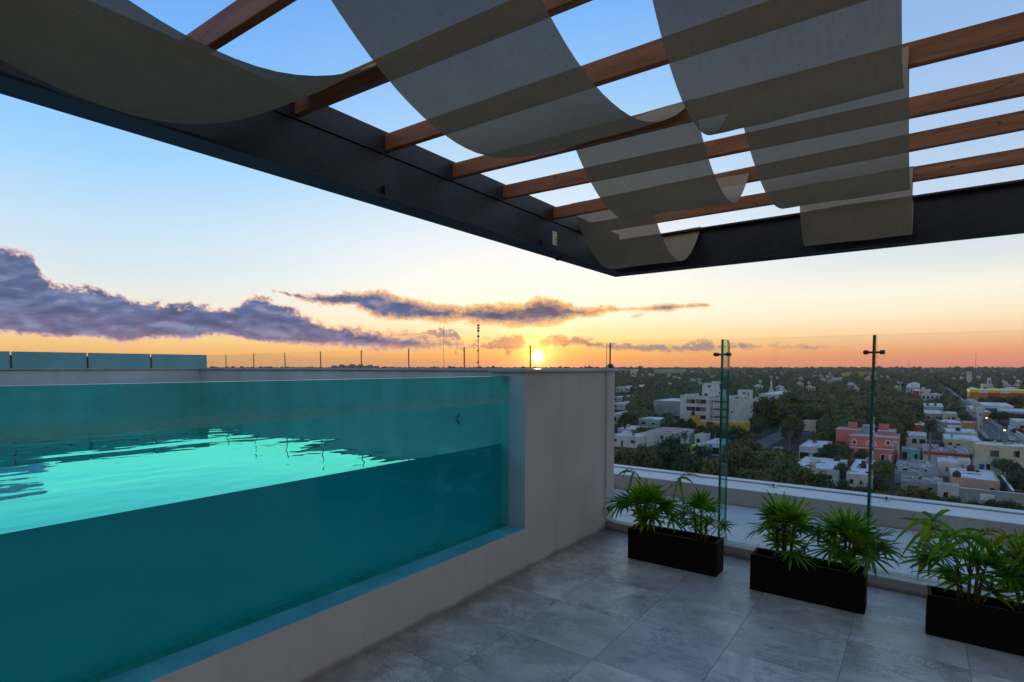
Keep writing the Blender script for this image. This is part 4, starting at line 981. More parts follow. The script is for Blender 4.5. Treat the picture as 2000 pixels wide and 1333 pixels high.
box_building("pale block in the far distance, right one of the pair by the pier", 1230, 1241, 721, 2400, None, 'cream', 'far_block', 'building', None, 30)
box_building("long pale hall on the horizon under the low hill", 1277, 1333, 721, 2600, None, 'grey', 'far_hall', 'building', None, 40)
for k, (a, c) in enumerate(((1647, 1662), (1671, 1689), (1694, 1701))):
    box_building(["long yellow far hall, leftmost of three", "long yellow far hall, middle one of three", "short yellow far hall touching the second fin"][k], a, c, 727, 1900, None, 'yellow', 'far_hall', 'building', "yellow halls far off")
for k, (a, c, yt) in enumerate(((649, 653, 714.3), (655, 661, 716), (664, 668, 712.4), (671, 679, 714.6), (684, 688, 711.8), (690, 697, 714.2), (701, 704, 712.2), (707, 714, 715), (719, 723, 713), (727, 736, 715.4))):
    box_building("hazy tower block on the horizon in the cluster above the pool wall", a, c, yt, 4200, None, 'dusk', 'tower_block', 'building', "tower blocks on the horizon", 30)
box_building("dark block on the horizon above the pool pier", 1183, 1188, 714, 3600, None, 'grey', 'tower_block', 'building', None, 30)
b = MB(); X, Y = at_depth(1330, 7000)
ring = 24
for i in range(ring+1):
    s = i/ring; x = X - 330 + 900*s; hh = 20 + 13*max(0, sin(pi*s))**.7*(1 + .15*sin(9*s))
    b.v += [(x-200, Y-150, 0), (x, Y, hh), (x+200, Y+300, 0)]
for i in range(ring):
    a = i*3; b.f += [(a, a+3, a+4, a+1), (a+1, a+4, a+5, a+2)]; b.m += [0, 0]
struct(b.build("hill", plain("hill_scrub", (.05, .06, .05), .9, .2, .01, .1), loc=(0, 0, GROUND)))
# spire, masts
def mast(label, px, yt, D, r, m, lattice=False):
    X, Y = at_depth(px, D); Z = on_y(px, yt, Y)[2]; t = thing("radio_mast", label, "mast", (X, Y, GROUND)); H = Z-GROUND; b = MB()
    if lattice:
        for k in range(3):
            a = 2*pi*k/3; b.tube([(r*1.6*cos(a), r*1.6*sin(a), 0), (r*cos(a), r*sin(a), H)], r*.28, 4)
        for k in range(int(H/2.2)):
            z = k*2.2; q = r*(1.6-.6*z/H); pts = [(q*cos(2*pi*j/3), q*sin(2*pi*j/3), z + (1.1 if j % 2 else 0)) for j in range(4)]; b.tube(pts, r*.16, 4)
        b.build("lattice", m, t)
        for k, z in enumerate((.99, .95, .91, .83, .62, .45)):
            q = MB(); q.box(-r*2.6, r*(.6 if k > 3 else 2.6), -r*1.2, r*1.2, H*z-1.1, H*z+.6); q.build("antenna", m, t)
    else:
        b.tube([(0, 0, 0), (0, 0, H*.97)], [r, r*.6], 6); b.build("shaft", m, t)
        q = MB(); q.tube([(0, 0, H*.97), (0, 0, H)], r*.4, 5); q.box(-r*1.5, r*1.5, -r, r, H*.2, H*.2+1); q.build("antenna", m, t)
mm = plain("mast_steel", (.10, .07, .06), .6, .2, .5, .4)
mast("tall lattice radio mast standing against the sunset clouds", 934.5, 634, 620, .55, mm, True)
mast("thin radio mast left of the lattice one, against the clouds", 867, 634, 900, .35, mm)
mast("thin far radio mast above the church", 1904, 689, 1700, .55, mm)
mast("thin far mast above the dark trees, right of the second fin", 1774, 705, 1700, .5, mm)
mast("short stout mast with a box on the horizon above the supermarket", 1908, 714, 1500, .9, mm)
for p, yt in ((1527, 712.5), (1540, 712), (1651, 713), (1719, 712.5), (1856, 712), (1947, 712.5), (1965, 712), (1428, 706), (949, 707), (875, 712), (560, 711), (462, 713)):
    mast("hair-thin far mast breaking the horizon", p, yt, 2600, .5, mm)
for o in S.objects:
    if o.get("label") == "hair-thin far mast breaking the horizon": o["group"] = "thin masts on the horizon"
X, Y = at_depth(1506.5, 500); Z = on_y(1506.5, 738, Y)[2]; t = thing("white_spire", "slender white spire standing behind the hospital", "spire", (X, Y, GROUND)); H = Z-GROUND
b = MB(); b.lathe((0,0,0), [(.95, 0), (.9, H*.55), (.55, H*.82), (.12, H)], 10); b.build("shaft", T['white'], t, True)
b = MB(); b.box(-1.8, 1.8, -1.6, 1.6, 0, H*.42); b.build("base", T['white'], t)
# boundary walls
def wallthing(label, pts, h, m, name="boundary_wall"):
    t = thing(name, label, "wall"); b = MB()
    for (ax, ay), (bx, by) in zip(pts, pts[1:]):
        d = Vector((bx-ax, by-ay, 0)).normalized(); nn = Vector((-d.y, d.x, 0))*.12
        b.prism([(ax-nn.x, ay-nn.y), (bx-nn.x, by-nn.y), (bx+nn.x, by+nn.y), (ax+nn.x, ay+nn.y)], GROUND, GROUND+h)
    b.build("wall", T[m], t)
    b = MB()
    for (ax, ay), (bx, by) in zip(pts, pts[1:]):
        d = Vector((bx-ax, by-ay, 0)).normalized(); nn = Vector((-d.y, d.x, 0))*.2
        b.prism([(ax-nn.x, ay-nn.y), (bx-nn.x, by-nn.y), (bx+nn.x, by+nn.y), (ax+nn.x, ay+nn.y)], GROUND+h+.003, GROUND+h+.12)
    b.build("cap", T['rw'], t)
p0 = on_z(1872, 953, GROUND+3.0); wallthing("long grey boundary wall with a pale cap in front of the big white roof", [(p0[0], p0[1]), (p0[0]+32, p0[1])], 3.0, 'grey')
protect(1872, 2000, 950, 975, depth(p0[0], p0[1]))
q = on_z(1963, 938, GROUND+3.4); wallthing("brown plastered side wall running back beside the big white roof", [(q[0], p0[1]+.4), (q[0], q[1]+6)], 3.4, 'brown')
p1 = on_z(1765, 897.5, GROUND+2.2); wallthing("low pale garden wall right of the coral house", [(p1[0], p1[1]), (p1[0]+9, p1[1])], 2.2, 'cream')
# pavement walls along the street
wallthing("white low wall along the right pavement of the street", [(32.7, 150), (32.7, 330)], 2.2, 'white')
# drum, backboard
X, Y, _ = on_z(1387, 886, GROUND+2.4); t = thing("water_drum", "tall blue water drum beside the low white roof", "drum", (X, Y, GROUND)); b = MB(); b.lathe((0,0,0), [(.65, 0), (.65, 5.0), (.3, 5.3)], 14); b.build("drum_body", plain("drum_blue", (.02, .13, .34), .5, .1), t, True)
X, Y, _ = on_z(1928, 977, GROUND+3.0); t = thing("basketball_hoop", "white basketball backboard before the boundary wall", "basketball hoop", (X, Y, GROUND))
b = MB(); b.box(-1.05, 1.05, 0, .05, 2.9, 4.1); b.build("backboard", T['trim'], t)
b = MB(); w = .05
for a in ((-.35, .35, 3.0, 3.0+w), (-.35, .35, 3.45, 3.45+w), (-.35, -.35+w, 3.05, 3.45), (.35-w, .35, 3.05, 3.45)): b.box(a[0], a[1], -.012, -.002, a[2], a[3])
b.build("target_mark", T['dark'], t)
b = MB(); b.tube([(0, .6, 0), (0, .5, 3.0), (0, .06, 3.4)], .07, 8); b.build("pole", T['grey'], t)
b = MB(); b.tube([(.23*cos(k*pi/8), -.3+.23*sin(k*pi/8), 3.05) for k in range(17)], .015, 5, 0, False); b.build("rim", T['orange'], t)
# poles and street lamps
def pole(label, px, yt, yb, m='grey', arm=True, lamp=None, r=.11, D=None):
    D = D or 30100/(yb-719); X, Y = at_depth(px, D); Z = on_y(px, yt, Y)[2]; H = Z-GROUND
    t = thing("street_lamp" if lamp else "utility_pole", label, "street lamp" if lamp else "pole", (X, Y, GROUND), None if lamp else "poles among the houses")
    b = MB(); b.tube([(0,0,0), (0,0,H)], [r*1.3, r*.8], 7); b.build("post", T[m], t)
    if arm:
        b = MB(); b.box(-.9, .9, -.06, .06, H-.75, H-.62); b.build("crossarm", T['brown'], t)
    if lamp:
        b = MB(); b.tube([(0,0,H-.1), (-.5,-.1,H+.1), (-1.0,-.15,H)], .05, 6); b.build("arm", T['grey'], t)
        b = MB(); b.lathe((-1.0,-.15,H-.5), [(.1,0),(.34,.12),(.34,.36),(.1,.48)], 12); b.build("lamp_globe", lamp, t, True)
ml, nt = material("lit_lamp"); nt.set(nt.out, 0, nt.add('ShaderNodeEmission', {'Color': (1, .72, .38), 'Strength': 6.0}))
pole("lit street lamp on the right pavement before the pink fronted house", 1935, 816, 826, 'grey', False, ml)
pole("lit street lamp on the right pavement at the foot of the street", 1973, 840, 852, 'grey', False, ml)
for px, yt, yb, lb in ((1525.5, 826, 853, "pale lamp pole, left of the twin poles by the side street"), (1528.5, 831, 853, "pale lamp pole, right of the twin poles by the side street"), (1917, 885, 918, "dark utility pole before the two-storey yellow house"),
    (1899, 803, 832, "utility pole at the left kerb of the street, by the orange house"), (1923, 818, 850, "utility pole halfway down the street"), (1957, 828, 868, "utility pole on the right pavement near the lit lamp"), (1802, 872, 905, "utility pole before the weathered red-edged roof"), (1222, 745, 836, "tall pale pole in the trees beside the pool pier"),
    (1289, 778, 812, "thin pole beside the long grey hall"), (1308, 840, 868, "utility pole before the pinkish tile roof"), (1756, 840, 868, "pale pole right of the coral house"), (1991, 830, 850, "utility pole at the right edge of the street"), (1240, 846, 880, "utility pole near the pool pier"), (1640, 855, 885, "white pole among trees left of the coral house"), (1870, 775, 792, "utility pole far up the street")):
    pole(lb, px, yt, yb, 'pave' if 'pale' in lb or 'white' in lb else 'grey', 'utility' in lb)
# cars
def car_proto():
    b = MB()
    prof = [(-2.1, .35), (-2.15, .75), (-1.9, .95), (-1.35, 1.0), (-.75, 1.42), (.75, 1.44), (1.45, 1.02), (2.05, .88), (2.12, .4)]
    n = len(prof)
    for x in (-.85, .85): b.v += [(x*(.82 if z > 1.2 else 1), y, z) for y, z in prof]
    b.f.append(tuple(range(n))); b.f.append(tuple(range(n, 2*n))[::-1]); b.m += [0, 0]
    for i in range(n): j = (i+1) % n; b.f.append((i, n+i, n+j, j)); b.m.append(0)
    body = b
    g = MB(); g.face([(-.66, 1.38, 1.06), (.66, 1.38, 1.06), (.62, .80, 1.435), (-.62, .80, 1.435)]); g.face([(-.66, -1.28, 1.06), (-.62, -.80, 1.42), (.62, -.80, 1.42), (.66, -1.28, 1.06)])
    for s in (-1, 1): g.face([(s*.80, -1.05, 1.06), (s*.80, 1.15, 1.06), (s*.735, .72, 1.38), (s*.735, -.70, 1.38)])
    w = MB(); w.tube([(-.1, 0, 0), (.1, 0, 0)], .32, 12)
    return body, g, w
cb, cg, cw = car_proto(); cgm = cg.mesh("windows", T['dark']); cwm = cw.mesh("wheel", T['tank'])
def car(label, x, y, col, rz=0):
    t = thing("parked_car", label, "car", (x, y, GROUND+.012), "cars along the street"); t.rotation_euler = (0, 0, rz)
    o = bpy.data.objects.new("body", cb.mesh("body", plain("car_paint", col, .25, .05, 1, .5))); COL.objects.link(o); o.parent = t
    o = bpy.data.objects.new("windows", cgm); COL.objects.link(o); o.parent = t; o.location = (0, 0, .012)
    for sx in (-.78, .78):
        for sy in (-1.35, 1.3):
            o = bpy.data.objects.new("wheel", cwm); COL.objects.link(o); o.parent = t; o.location = (sx, sy, .32)
    for sx in (-.55, .55):
        b = MB(); b.box(sx-.16, sx+.16, -2.17, -2.13, .62, .78); b.build("headlight", T['trim'], t)
for px, yb, lane, col, lb in ((1983, 862, 29.2, (.55,.58,.60), "silver car near the foot of the street at the right edge"), (1996, 872, 29.2, (.5,.55,.6), "pale car cut off by the right edge of the picture"),
    (1916, 821, 25.6, (.03,.09,.35), "blue car driving in the middle of the street"), (1907, 813, 29.2, (.6,.6,.6), "white parked car nearest the slim white tower house"), (1903, 808, 29.2, (.55,.57,.6), "white parked car, middle of the row at the right kerb"),
    (1899, 804.5, 29.2, (.62,.62,.6), "white parked car, last of the row at the right kerb"), (1887, 799, 25.4, (.05,.03,.04), "dark maroon car far up the street"), (1893, 801, 29.2, (.3,.32,.33), "grey parked car beyond the white ones")):
    D = 30100/(yb-719); k = 0
    Yc = (D + lane*sin(YAW))/cos(YAW); car(lb, lane, Yc, col)
car("dark car at the near end of the side street", -44.2, 172+20, (.05,.02,.03)); car("white van-like car turning at the end of the side street", -35, 266, (.6,.6,.62), pi/2)
X, Y, _ = on_z(1518.5, 884, GROUND+1.5); t = thing("delivery_truck", "white and teal striped truck parked at the side street by the palms", "truck", (X, Y, GROUND))
b = MB(); b.box(-1.1, 1.1, -2.2, 2.6, .7, 2.9); b.build("cargo_box", T['trim'], t)
for k in range(4): 
    b = MB(); b.box(-1.08, 1.08, -1.6+k*1.05, -1.2+k*1.05, 2.903, 2.93); b.build("roof_stripe", T['teal'], t)
b = MB(); b.box(-1.0, 1.0, 2.61, 4.0, .5, 2.2); b.build("cab", T['dark'], t)
for sx in (-1.0, 1.0):
    for sy in (-1.4, 3.2):
        b = MB(); b.tube([(sx-.12, sy, .45), (sx+.12, sy, .45)], .45, 12); b.build("wheel", T['tank'], t)

t = thing("power_line", "thin overhead wires strung along the left kerb of the street", "power line"); b = MB()
for dx, hz in ((-.8, 7.6), (0, 7.7), (.8, 7.6)):
    pts = []
    for k in range(9):
        for q in range(4): y = 130 + (k + q/4)*38; pts.append((22.6+dx, y, GROUND + hz - 4*.5*(q/4)*(1-q/4)))
    b.tube(pts, .022, 4, 0, False)
b.build("wire", T['tank'], t)
for k in range(9):
    b = MB(); b.tube([(22.6, 130+k*38, GROUND), (22.6, 130+k*38, GROUND+8)], [.15, .1], 6); b.box(21.7, 23.5, 130+k*38-.05, 130+k*38+.05, GROUND+7.45, GROUND+7.58); b.build("post", T['brown'], t)
# airliner
X, Y = at_depth(703, 2600); Z = on_y(703, 660, Y)[2]; t = thing("airplane", "tiny airliner in the grey clouds above the pool", "airplane", (X, Y, Z)); t.rotation_euler = (0, 0, YAW)
b = MB(); b.tube([(-8, 0, 0), (-7, 0, .1), (5, 0, 0), (8, 0, .3)], [.2, .9, .9, .2], 10); b.build("fuselage", mm, t, True)
b = MB(); b.prism([(-2, 0), (1, 0), (4, 8), (2.6, 8)], -.15, .15); b.prism([(-2, 0), (2.6, -8), (4, -8), (1, 0)], -.15, .15); b.build("wing", mm, t)
b = MB(); b.face([(5, 0, .6), (8, 0, .6), (8.6, 0, 3.2), (7.4, 0, 3.2)]); b.build("tail_fin", mm, t)

# ------------------------------------------------------------------ trees
LF = [mat_leaf("tree_leaf_dark", (.024, .044, .014), (.056, .085, .022), .18, .6), mat_leaf("tree_leaf_olive", (.052, .062, .016), (.105, .108, .026), .2, .6),
      mat_leaf("tree_leaf_fresh", (.040, .082, .018), (.090, .140, .026), .2, .6), mat_leaf("palm_frond", (.034, .054, .018), (.080, .100, .030), .2, .6), mat_leaf("tree_leaf_yellow", (.08, .085, .012), (.16, .13, .018), .2, .6)]
BARK = plain("tree_bark", (.10, .075, .055), .9, .3, 4, .1); PBARK = plain("palm_bark", (.24, .21, .18), .9, .25, 2, .1)
def crown(rng, R, H, trunk, clumps, leaves, size, flat=1.0):
    b = MB(); tr = MB(); cs = []
    zc = trunk + (H-trunk)*.5; hz = (H-trunk)*.5
    for i in range(clumps):
        for _ in range(30):
            v = Vector((rng.gauss(0, 1), rng.gauss(0, 1), rng.gauss(0, 1))).normalized()*(rng.random()**.4)
            if v.z > -.75: break
        k = 1 + .22*mnoise.noise(Vector((v.x*1.7+i*.01, v.y*1.7, rng.random()*.2)))
        cs.append(Vector((v.x*R*k*.86, v.y*R*k*.86, zc + v.z*hz*k*flat*.86)))
    for c in cs:
        cr = R*rng.uniform(.16, .34)
        for _ in range(leaves):
            d = Vector((rng.gauss(0, 1), rng.gauss(0, 1), rng.gauss(0, .8))).normalized()
            p = c + d*cr*rng.uniform(.35, 1.1)
            nrm = (d + Vector((rng.uniform(-.7, .7), rng.uniform(-.7, .7), rng.uniform(0, .9)))).normalized()
            u = nrm.cross(Vector((rng.random(), rng.random(), rng.random()))).normalized(); w = nrm.cross(u); s = size*rng.uniform(.6, 1.3)
            b.face([p - u*s*.5, p - w*s*.32 + u*s*.1, p + u*s*.6, p + w*s*.34])
    th = [(0,0,0), (.02*H*rng.uniform(-1, 1), .02*H*rng.uniform(-1, 1), trunk), (0, 0, trunk + (H-trunk)*.45)]
    r0 = .035*H; tr.tube(th, [r0*1.25, r0*.8, r0*.35], 7)
    for c in cs[::max(1, clumps//7)]: tr.tube([th[1], (Vector(th[1])+c)/2 + Vector((0,0,.3)), c], [r0*.55, r0*.35, r0*.12], 5)
    return b, tr
PR = []
def proto(seed, R, H, trunk, cl, lv, size, mat, flat=1.0, two=True):
    rng = random.Random(seed); b, tr = crown(rng, R, H, trunk, cl, lv, size, flat)
    cm = b.mesh("crown", mat); tm = tr.mesh("trunk", BARK)
    j = MB(); j.v = list(b.v); j.f = list(b.f); j.m = [0]*len(b.f); o = len(j.v); j.v += tr.v; j.f += [tuple(o+i for i in f) for f in tr.f]; j.m += [1]*len(tr.f)
    PR.append((cm, tm, j.mesh("tree", [mat, BARK]), R, H))
proto(1, 4, 8.5, 2.0, 60, 46, .62, LF[0]); proto(2, 4.2, 8, 1.6, 70, 40, .60, LF[1], .95); proto(3, 3.6, 9, 2.6, 50, 46, .58, LF[2]); proto(4, 5, 8.5, 2.2, 80, 38, .66, LF[0], .85); proto(5, 3.0, 7, 2.4, 26, 34, .5, LF[0], .9)
proto(6, 3.4, 5.2, .6, 54, 40, .5, LF[4], .9)
PR2 = []
def far_proto(seed, R, H, mat):
    rng = random.Random(seed); b, tr = crown(rng, R, H, H*.2, 34, 14, 1.05, .95)
    j = b; o = len(j.v); j.v += tr.v; j.f += [tuple(o+i for i in f) for f in tr.f]; j.m = [0]*(len(j.f)-len(tr.f)) + [1]*len(tr.f)
    PR2.append((j.mesh("tree", [mat, BARK]), R, H))
for k, m in enumerate((0, 1, 2, 0, 1)): far_proto(40+k, (4, 4.4, 3.6, 4.8, 4)[k], (8.5, 8, 9, 8.5, 7.5)[k], LF[m])
NT_ = [0]
def tree(X, Y, R, H, rng, label, group, k=None, near=True):
    NT_[0] += 1
    if near:
        cm, tm, jm, r0, h0 = PR[k if k is not None else rng.randrange(5)]
        t = thing("tree", label, "tree", (X, Y, GROUND), group); t.rotation_euler = (0, 0, rng.uniform(0, 6.28)); t.scale = (R/r0, R/r0, H/h0)
        for nm, me in (("crown", cm), ("trunk", tm)):
            o = bpy.data.objects.new(nm, me); COL.objects.link(o); o.parent = t
    else:
        jm, r0, h0 = PR2[rng.randrange(5)]
        t = bpy.data.objects.new("tree", jm); COL.objects.link(t); t.location = (X, Y, GROUND); t.rotation_euler = (0, 0, rng.uniform(0, 6.28)); t.scale = (R/r0, R/r0, H/h0); tag(t, label, "tree", group)
    return t
def tree_px(px, yt, yb, rpx, label, group, k=None):
    D = 30100/(yb-719); X, Y = at_depth(px, D); H = on_y(px, yt, Y)[2]-GROUND; rng = random.Random(int(px*3+yt))
    return tree(X, Y, rpx*D/F, H, rng, label, group, k, D < 330)
LN, GN = "dark leafy tree in the thicket just beyond the parapet", "trees of the thicket beyond the parapet"
for px, yt, yb, rp, k in ((1215, 880, 975, 34, 0), (1262, 870, 975, 38, 1), (1318, 854, 960, 46, 0), (1352, 884, 985, 34, 3), (1290, 915, 1000, 44, 1), (1228, 925, 1005, 40, 3), (1395, 893, 990, 34, 1), (1442, 868, 975, 42, 3), (1490, 868, 965, 46, 2), (1470, 910, 1000, 46, 1), (1535, 893, 985, 42, 2), (1500, 935, 1020, 44, 0), (1575, 905, 995, 36, 1), (1410, 935, 1020, 38, 0), (1560, 935, 1025, 40, 2), (1340, 935, 1025, 40, 1), (1612, 925, 1005, 30, 0), (1628, 945, 1015, 26, 3), (1652, 940, 1010, 26, 0), (1690, 945, 1020, 26, 3), (1720, 930, 1000, 22, 0), (1742, 955, 1030, 28, 2)):
    tree_px(px, yt, yb, rp, LN, GN, k)
tree_px(1372, 858, 938, 24, "ragged dark tree with gaps beside the white lean-to", None, 4)
for px, yt, yb, rp in ((1782, 948, 1010, 30), (1812, 950, 1012, 28)): tree_px(px, yt, yb, rp, "broad yellow-green tree just beyond the parapet, right of the second fin", "yellow-green trees by the parapet", 5)
for px, yt, yb, rp, k in ((1845, 966, 1022, 22, 3), (1875, 972, 1030, 22, 0), (1905, 976, 1030, 20, 3), (1950, 978, 1035, 24, 0), (1985, 978, 1035, 24, 3)): tree_px(px, yt, yb, rp, "low dark shrub tree at the foot of the long boundary wall", "shrub trees below the boundary wall", k)
tree_px(1500, 772, 838, 32, "big round olive tree covering the right end of the hospital", None, 1)
tree_px(1478, 812, 842, 14, "dark tree at the right foot of the hospital", None, 0)
tree_px(1445, 831, 885, 30, "broad green tree before the yellow buildings, right of the first fin", None, 3)
tree_px(1393, 830, 868, 18, "dark round tree before the long yellow building", None, 0)
for px, yt, yb, rp in ((1350, 818, 856, 12), (1372, 831, 868, 17), (1402, 831, 872, 17), (1387, 833, 876, 15)): tree_px(px, yt, yb, rp, "dark low tree hiding the foot of the long yellow building", "trees before the long yellow building", 0)
tree_px(1333, 818, 850, 11, "dark tree at the left foot of the hospital", None, 0)
tree_px(1245, 838, 866, 16, "yellowish round tree between white houses by the pool pier", None, 5)
tree_px(1625, 868, 920, 26, "dark tree at the left end of the coral house", None, 0)
tree_px(1650, 905, 950, 20, "dark tree between the two whitewashed roofs", None, 0)
tree_px(1728, 892, 958, 24, "feathery green tree before the coral house, right of the second fin", None, 2)
tree_px(1690, 878, 912, 18, "dark tree before the lower front of the coral house", None, 0)
tree_px(1775, 895, 915, 10, "small fresh green tree beside the low garden wall", None, 2)
tree_px(1738, 812, 860, 26, "tall loose tree behind the coral house, right side", None, 1)
tree_px(1968, 893, 935, 22, "bright green tree before the two-storey yellow house", None, 2)
tree_px(1990, 905, 945, 18, "dark tree at the right edge, beside the two-storey yellow house", None, 0)
tree_px(1937, 856, 868, 12, "low hedge-like tree between the cream house and the street", None, 2)
for px, yt, yb, rp in ((1955, 803, 828, 20), (1985, 806, 830, 20), (2005, 808, 832, 20), (1945, 772, 795, 18), (1975, 774, 797, 18), (1998, 772, 798, 18)): tree_px(px, yt, yb, rp, "dark spreading tree among the white shops on the right of the street", "trees right of the street", 3)
tree_px(1888, 814, 824, 10, "small bright green bush tree beside the columned house", None, 2)
tree_px(1992, 836, 852, 12, "street tree by the lower lit lamp", None, 1)
tree_px(1848, 792, 804, 9, "small dark round tree left of the far street", None, 0)
# palms
def palm_proto(seed, H, fr, L, skirt=0):
    rng = random.Random(seed); t = MB(); t.tube([(0,0,0), (.12,0,H*.5), (.05,.05,H)], [.26, .2, .17], 8)
    b = MB()
    for i in range(fr + skirt):
        az = i*2.399; sk = i >= fr
        e0 = radians(rng.uniform(-75, -50)) if sk else radians(78 - 105*((i+.5)/fr)); l = L*rng.uniform(.85, 1.1)*(.7 if sk else 1)
        p = Vector((0, 0, H)); e = e0; n = 8; prev = None
        for k in range(n+1):
            d = Vector((cos(az)*cos(e), sin(az)*cos(e), sin(e))); s = Vector((-sin(az), cos(az), 0))
            w = L*.17*sin(pi*min(1, (k+.8)/(n+.6)))**.7
            if prev is not None:
                q0, s0, w0 = prev
                for sg in (-1, 1):
                    for h in (.0, .5):
                        a = q0.lerp(p, h); c = q0.lerp(p, h+.34)
                        b.face([a, c, c + s*sg*w + d*w*.55 + Vector((0,0,-.45*w)), a + s*sg*w*.95 + d*w*.5 + Vector((0,0,-.45*w))])
            prev = (p.copy(), s, w); p = p + d*(l/n); e -= radians(15 if not sk else 3)
    return t.mesh("trunk", PBARK), b.mesh("crown", LF[3]), H
PALMS = [palm_proto(1, 10.2, 17, 3.2, 14), palm_proto(2, 8.5, 14, 3.3), palm_proto(3, 13, 15, 3.3, 5)]
def palm_px(px, yt, yb, label, k, group=None):
    D = 30100/(yb-719); X, Y = at_depth(px, D); H = on_y(px, yt, Y)[2]-GROUND; tm, cm, h0 = PALMS[k]
    protect(px-9, px+9, yt, yt+ (yb-yt)*.45, D)
    t = thing("palm_tree", label, "palm tree", (X, Y, GROUND), group); s = H/(h0+1.6); t.scale = (s, s, s); t.rotation_euler = (0, 0, px)
    for nm, me in (("trunk", tm), ("crown", cm)):
        o = bpy.data.objects.new(nm, me); COL.objects.link(o); o.parent = t
palm_px(1821, 814, 911, "tall palm with a skirt of dead fronds among the right hand roofs", 0)
palm_px(1870, 773, 800, "bushy palm at the left edge of the street", 1)
palm_px(1545, 842, 885, "palm beside the striped truck, left of the carport house", 1)
palm_px(1594, 853, 890, "palm in front of the carport house", 1)
palm_px(1338, 841, 890, "palm with drooping fronds below the hospital", 1)
palm_px(1342, 826, 855, "fresh green palm top below the left wing of the hospital", 1)
for px, yt, yb in ((1655, 762, 806), (1667, 758, 804), (1618, 788, 850), (1611, 762, 800)): palm_px(px, yt, yb, "tall palm with a pale trunk in the dark park left of the second fin", 2, "palms of the dark park")
for px, yt, yb in ((1289, 757, 782), (1274, 760, 785), (1313, 752, 778), (1320, 755, 780), (1326, 752, 780), (1332, 756, 782), (1302, 750, 776), (1268, 752, 780), (1340, 748, 775)): palm_px(px, yt, yb, "slender palm in the grove behind the grey hall", 2, "palms behind the grey hall")
# remaining single trees: scattered in the gaps, nearest first
rng = random.Random(5); spots = []
def blocked(X, Y, R):
    for a, c, d, e in RECTS:
        if a-R*.55 < X < c+R*.55 and d-R*.55 < Y < e+R*.55: return True
    for a, c in ((21.8, 32.6), (-49.5, -42.5)):
        if a-R*.5 < X < c+R*.5 and Y > 95: return True
    return 20 < X < 25.2 and False
def shades(X, Y, R, H, D):
    px, yb = to_px(X, Y, GROUND); _, yt = to_px(X, Y, GROUND+H); rp = R*F/D*.9
    for x0, x1, y0, y1, DD in PROT:
        if D < DD and px-rp < x1-1 and px+rp > x0+1 and yt < y1 - 1 and yb > y0: return True
    return False
tries = 0; TOTAL = 300
while NT_[0] < TOTAL and tries < 60000:
    tries += 1
    D = 112 + (520-112)*(tries/60000)**.5*rng.random()**.7; px = rng.uniform(1190, 2030); X, Y = at_depth(px, D)
    R = rng.uniform(2.6, 5.2); H = R*rng.uniform(1.6, 2.2) + 1
    if 1530 < px < 1770 and D > 170: R *= 1.25; H *= 1.3
    if blocked(X, Y, R) or shades(X, Y, R, H, D): continue
    if any((X-x)**2 + (Y-y)**2 < (.78*(R+r))**2 for x, y, r in spots): continue
    spots.append((X, Y, R))
    if D < 200: lb, gp = "green tree growing between the nearer houses below", "trees between the nearer houses"
    elif px < 1280: lb, gp = "dusky tree in the grove right of the pool pier", "trees of the grove by the pier"
    elif 1530 < px < 1770: lb, gp = "tall dark tree in the park between the two fins", "trees of the park between the fins"
    else: lb, gp = "dark tree scattered among the farther roofs", "trees among the farther roofs"
    tree(X, Y, R, H, rng, lb, gp, None, D < 260)
# far scattered houses, a few pixels each
rng = random.Random(21)
FH = [(T['white'], 'white'), (T['white'], 'white'), (T['white'], 'white'), (T['lav'], 'bluish'), (T['cream'], 'cream'), (T['peach'], 'pinkish'), (T['mint'], 'mint')]
for i in range(170):
    D = 430*exp(rng.random()*2.5); px = rng.uniform(1205, 2000)
    if px < 1480 and D < 800 or px < 1770 and D < 520: continue
    X, Y = at_depth(px, D); w = rng.uniform(4, 9.5); dd = rng.uniform(4, 9); h = rng.uniform(5, 8.5) if D < 900 else rng.uniform(7, 11)
    if blocked(X, Y, 5): continue
    RECTS.append((X-w/2, X+w/2, Y-dd/2, Y+dd/2)); qx, qy = to_px(X, Y, GROUND+h); hw = w*.4*F/D; protect(qx-hw, qx+hw, qy-1, qy+h*.55*F/D, D)
    m, nm = rng.choice(FH); b = MB(); b.box(-w/2, w/2, -dd/2, dd/2, 0, h, {'t': 1, 'f': 0, 'k': 0, 'l': 0, 'r': 0, 'b': 0})
    b.box(-w*.3, w*.05, -dd*.2, dd*.3, h+.003, h+rng.uniform(.8, 2.4), {'t': 1, 'f': 0, 'k': 0, 'l': 0, 'r': 0, 'b': 0})
    for k in range(3): b.box(-w*.4+k*w*.3, -w*.4+k*w*.3+w*.16, -dd/2-.06, -dd/2-.003, h*.45, h*.75, 2)
    o = b.build("far_house", [m, T['rw'], T['dark']], loc=(X, Y, GROUND)); tag(o, f"small {nm} house far off among the trees", "house", f"{nm} houses far off")
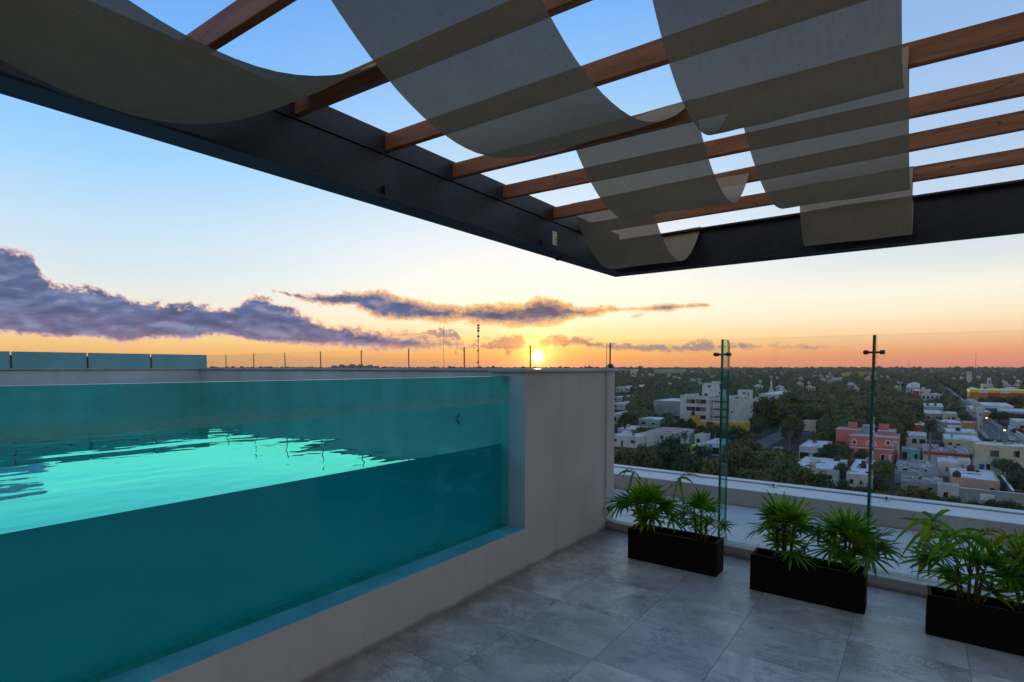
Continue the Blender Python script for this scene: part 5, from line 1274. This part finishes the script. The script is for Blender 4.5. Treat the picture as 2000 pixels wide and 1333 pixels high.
# the far woods: too many to count
def far_woods():
    b = MB(); rng = random.Random(9); m = MB()
    def lump(X, Y, R, H, n, size):
        for _ in range(n):
            v = Vector((rng.gauss(0, 1), rng.gauss(0, 1), abs(rng.gauss(0, 1))*.9 + .05)).normalized(); q = rng.uniform(.7, 1.0)
            p = Vector((X + v.x*R*q, Y + v.y*R*q, H*.25 + v.z*H*.75*q))
            nrm = (v + Vector((rng.uniform(-.6, .6), rng.uniform(-.6, .6), rng.uniform(0, .6)))).normalized()
            u = nrm.cross(Vector((rng.random(), rng.random(), rng.random()+.01))).normalized(); w = nrm.cross(u); s = size*rng.uniform(.7, 1.3)
            b.face([p-u*s, p-w*s*.7, p+u*s, p+w*s*.7], rng.choice((0, 0, 1, 0)) if s < 3 else 0)
    cells = set()
    def dome(X, Y, R, H):
        ph = rng.uniform(0, 6); n = 9; base = len(b.v); mi = rng.choice((0, 0, 1))
        for zf, rf in ((.12, .8), (.42, 1.05), (.74, .78), (.95, .34)):
            for k in range(n):
                a = 2*pi*k/n + ph*zf; q = R*rf*rng.uniform(.78, 1.2); b.v.append((X+q*cos(a), Y+q*sin(a), H*zf*rng.uniform(.86, 1.12)))
        b.v.append((X, Y, H))
        for j in range(3):
            for k in range(n): a0 = base+j*n+k; a1 = base+j*n+(k+1) % n; b.f.append((a0, a1, a1+n, a0+n)); b.m.append(mi)
        for k in range(n): b.f.append((base+3*n+k, base+3*n+(k+1) % n, base+4*n)); b.m.append(mi)
    def scatter(count, d0, d1, R0, R1, n, size, sep, dm=True):
        for _ in range(count):
            D = sqrt(rng.uniform(d0*d0, d1*d1)); px = rng.uniform(1150 if d0 < 400 else -200, 2150); X, Y = at_depth(px, D); R = rng.uniform(R0, R1)
            if blocked(X, Y, R): continue
            H = R*rng.uniform(1.3, 2.1)+1.5
            if shades(X, Y, R, H, D): continue
            c = (int(X/sep), int(Y/sep), sep)
            if c in cells: continue
            cells.add(c)
            if dm: dome(X, Y, R*.95, H*.92)
            if n: lump(X, Y, R, H, n, size)
    scatter(5000, 215, 520, 2.6, 4.6, 30, .8, 5.5)
    scatter(19000, 500, 1150, 3.2, 5.8, 7, 1.2, 8)
    scatter(19000, 1150, 2600, 5, 9, 0, 2.6, 15)
    scatter(15000, 2600, 9000, 10, 20, 0, 6.5, 36)
    o = b.build("woods", [LF[0], LF[1]], loc=(0, 0, GROUND)); tag(o, "dark green tree cover stretching to the horizon between the houses", "woods", None, "stuff")
far_woods()

# ------------------------------------------------------------------ the evening air
mt, nt = material("evening_haze"); pv = nt.add('ShaderNodeVolumePrincipled', {'Color': (.86, .89, .95), 'Density': 3.2e-5, 'Anisotropy': .25})
nt.l.new(pv.outputs[0], nt.out.inputs['Volume'])
b = MB(); b.box(-13200, 13200, -13200, 13200, GROUND-1, 190); o = b.build("haze", mt); tag(o, "thin pale evening haze over the far town", "haze", None, "stuff")
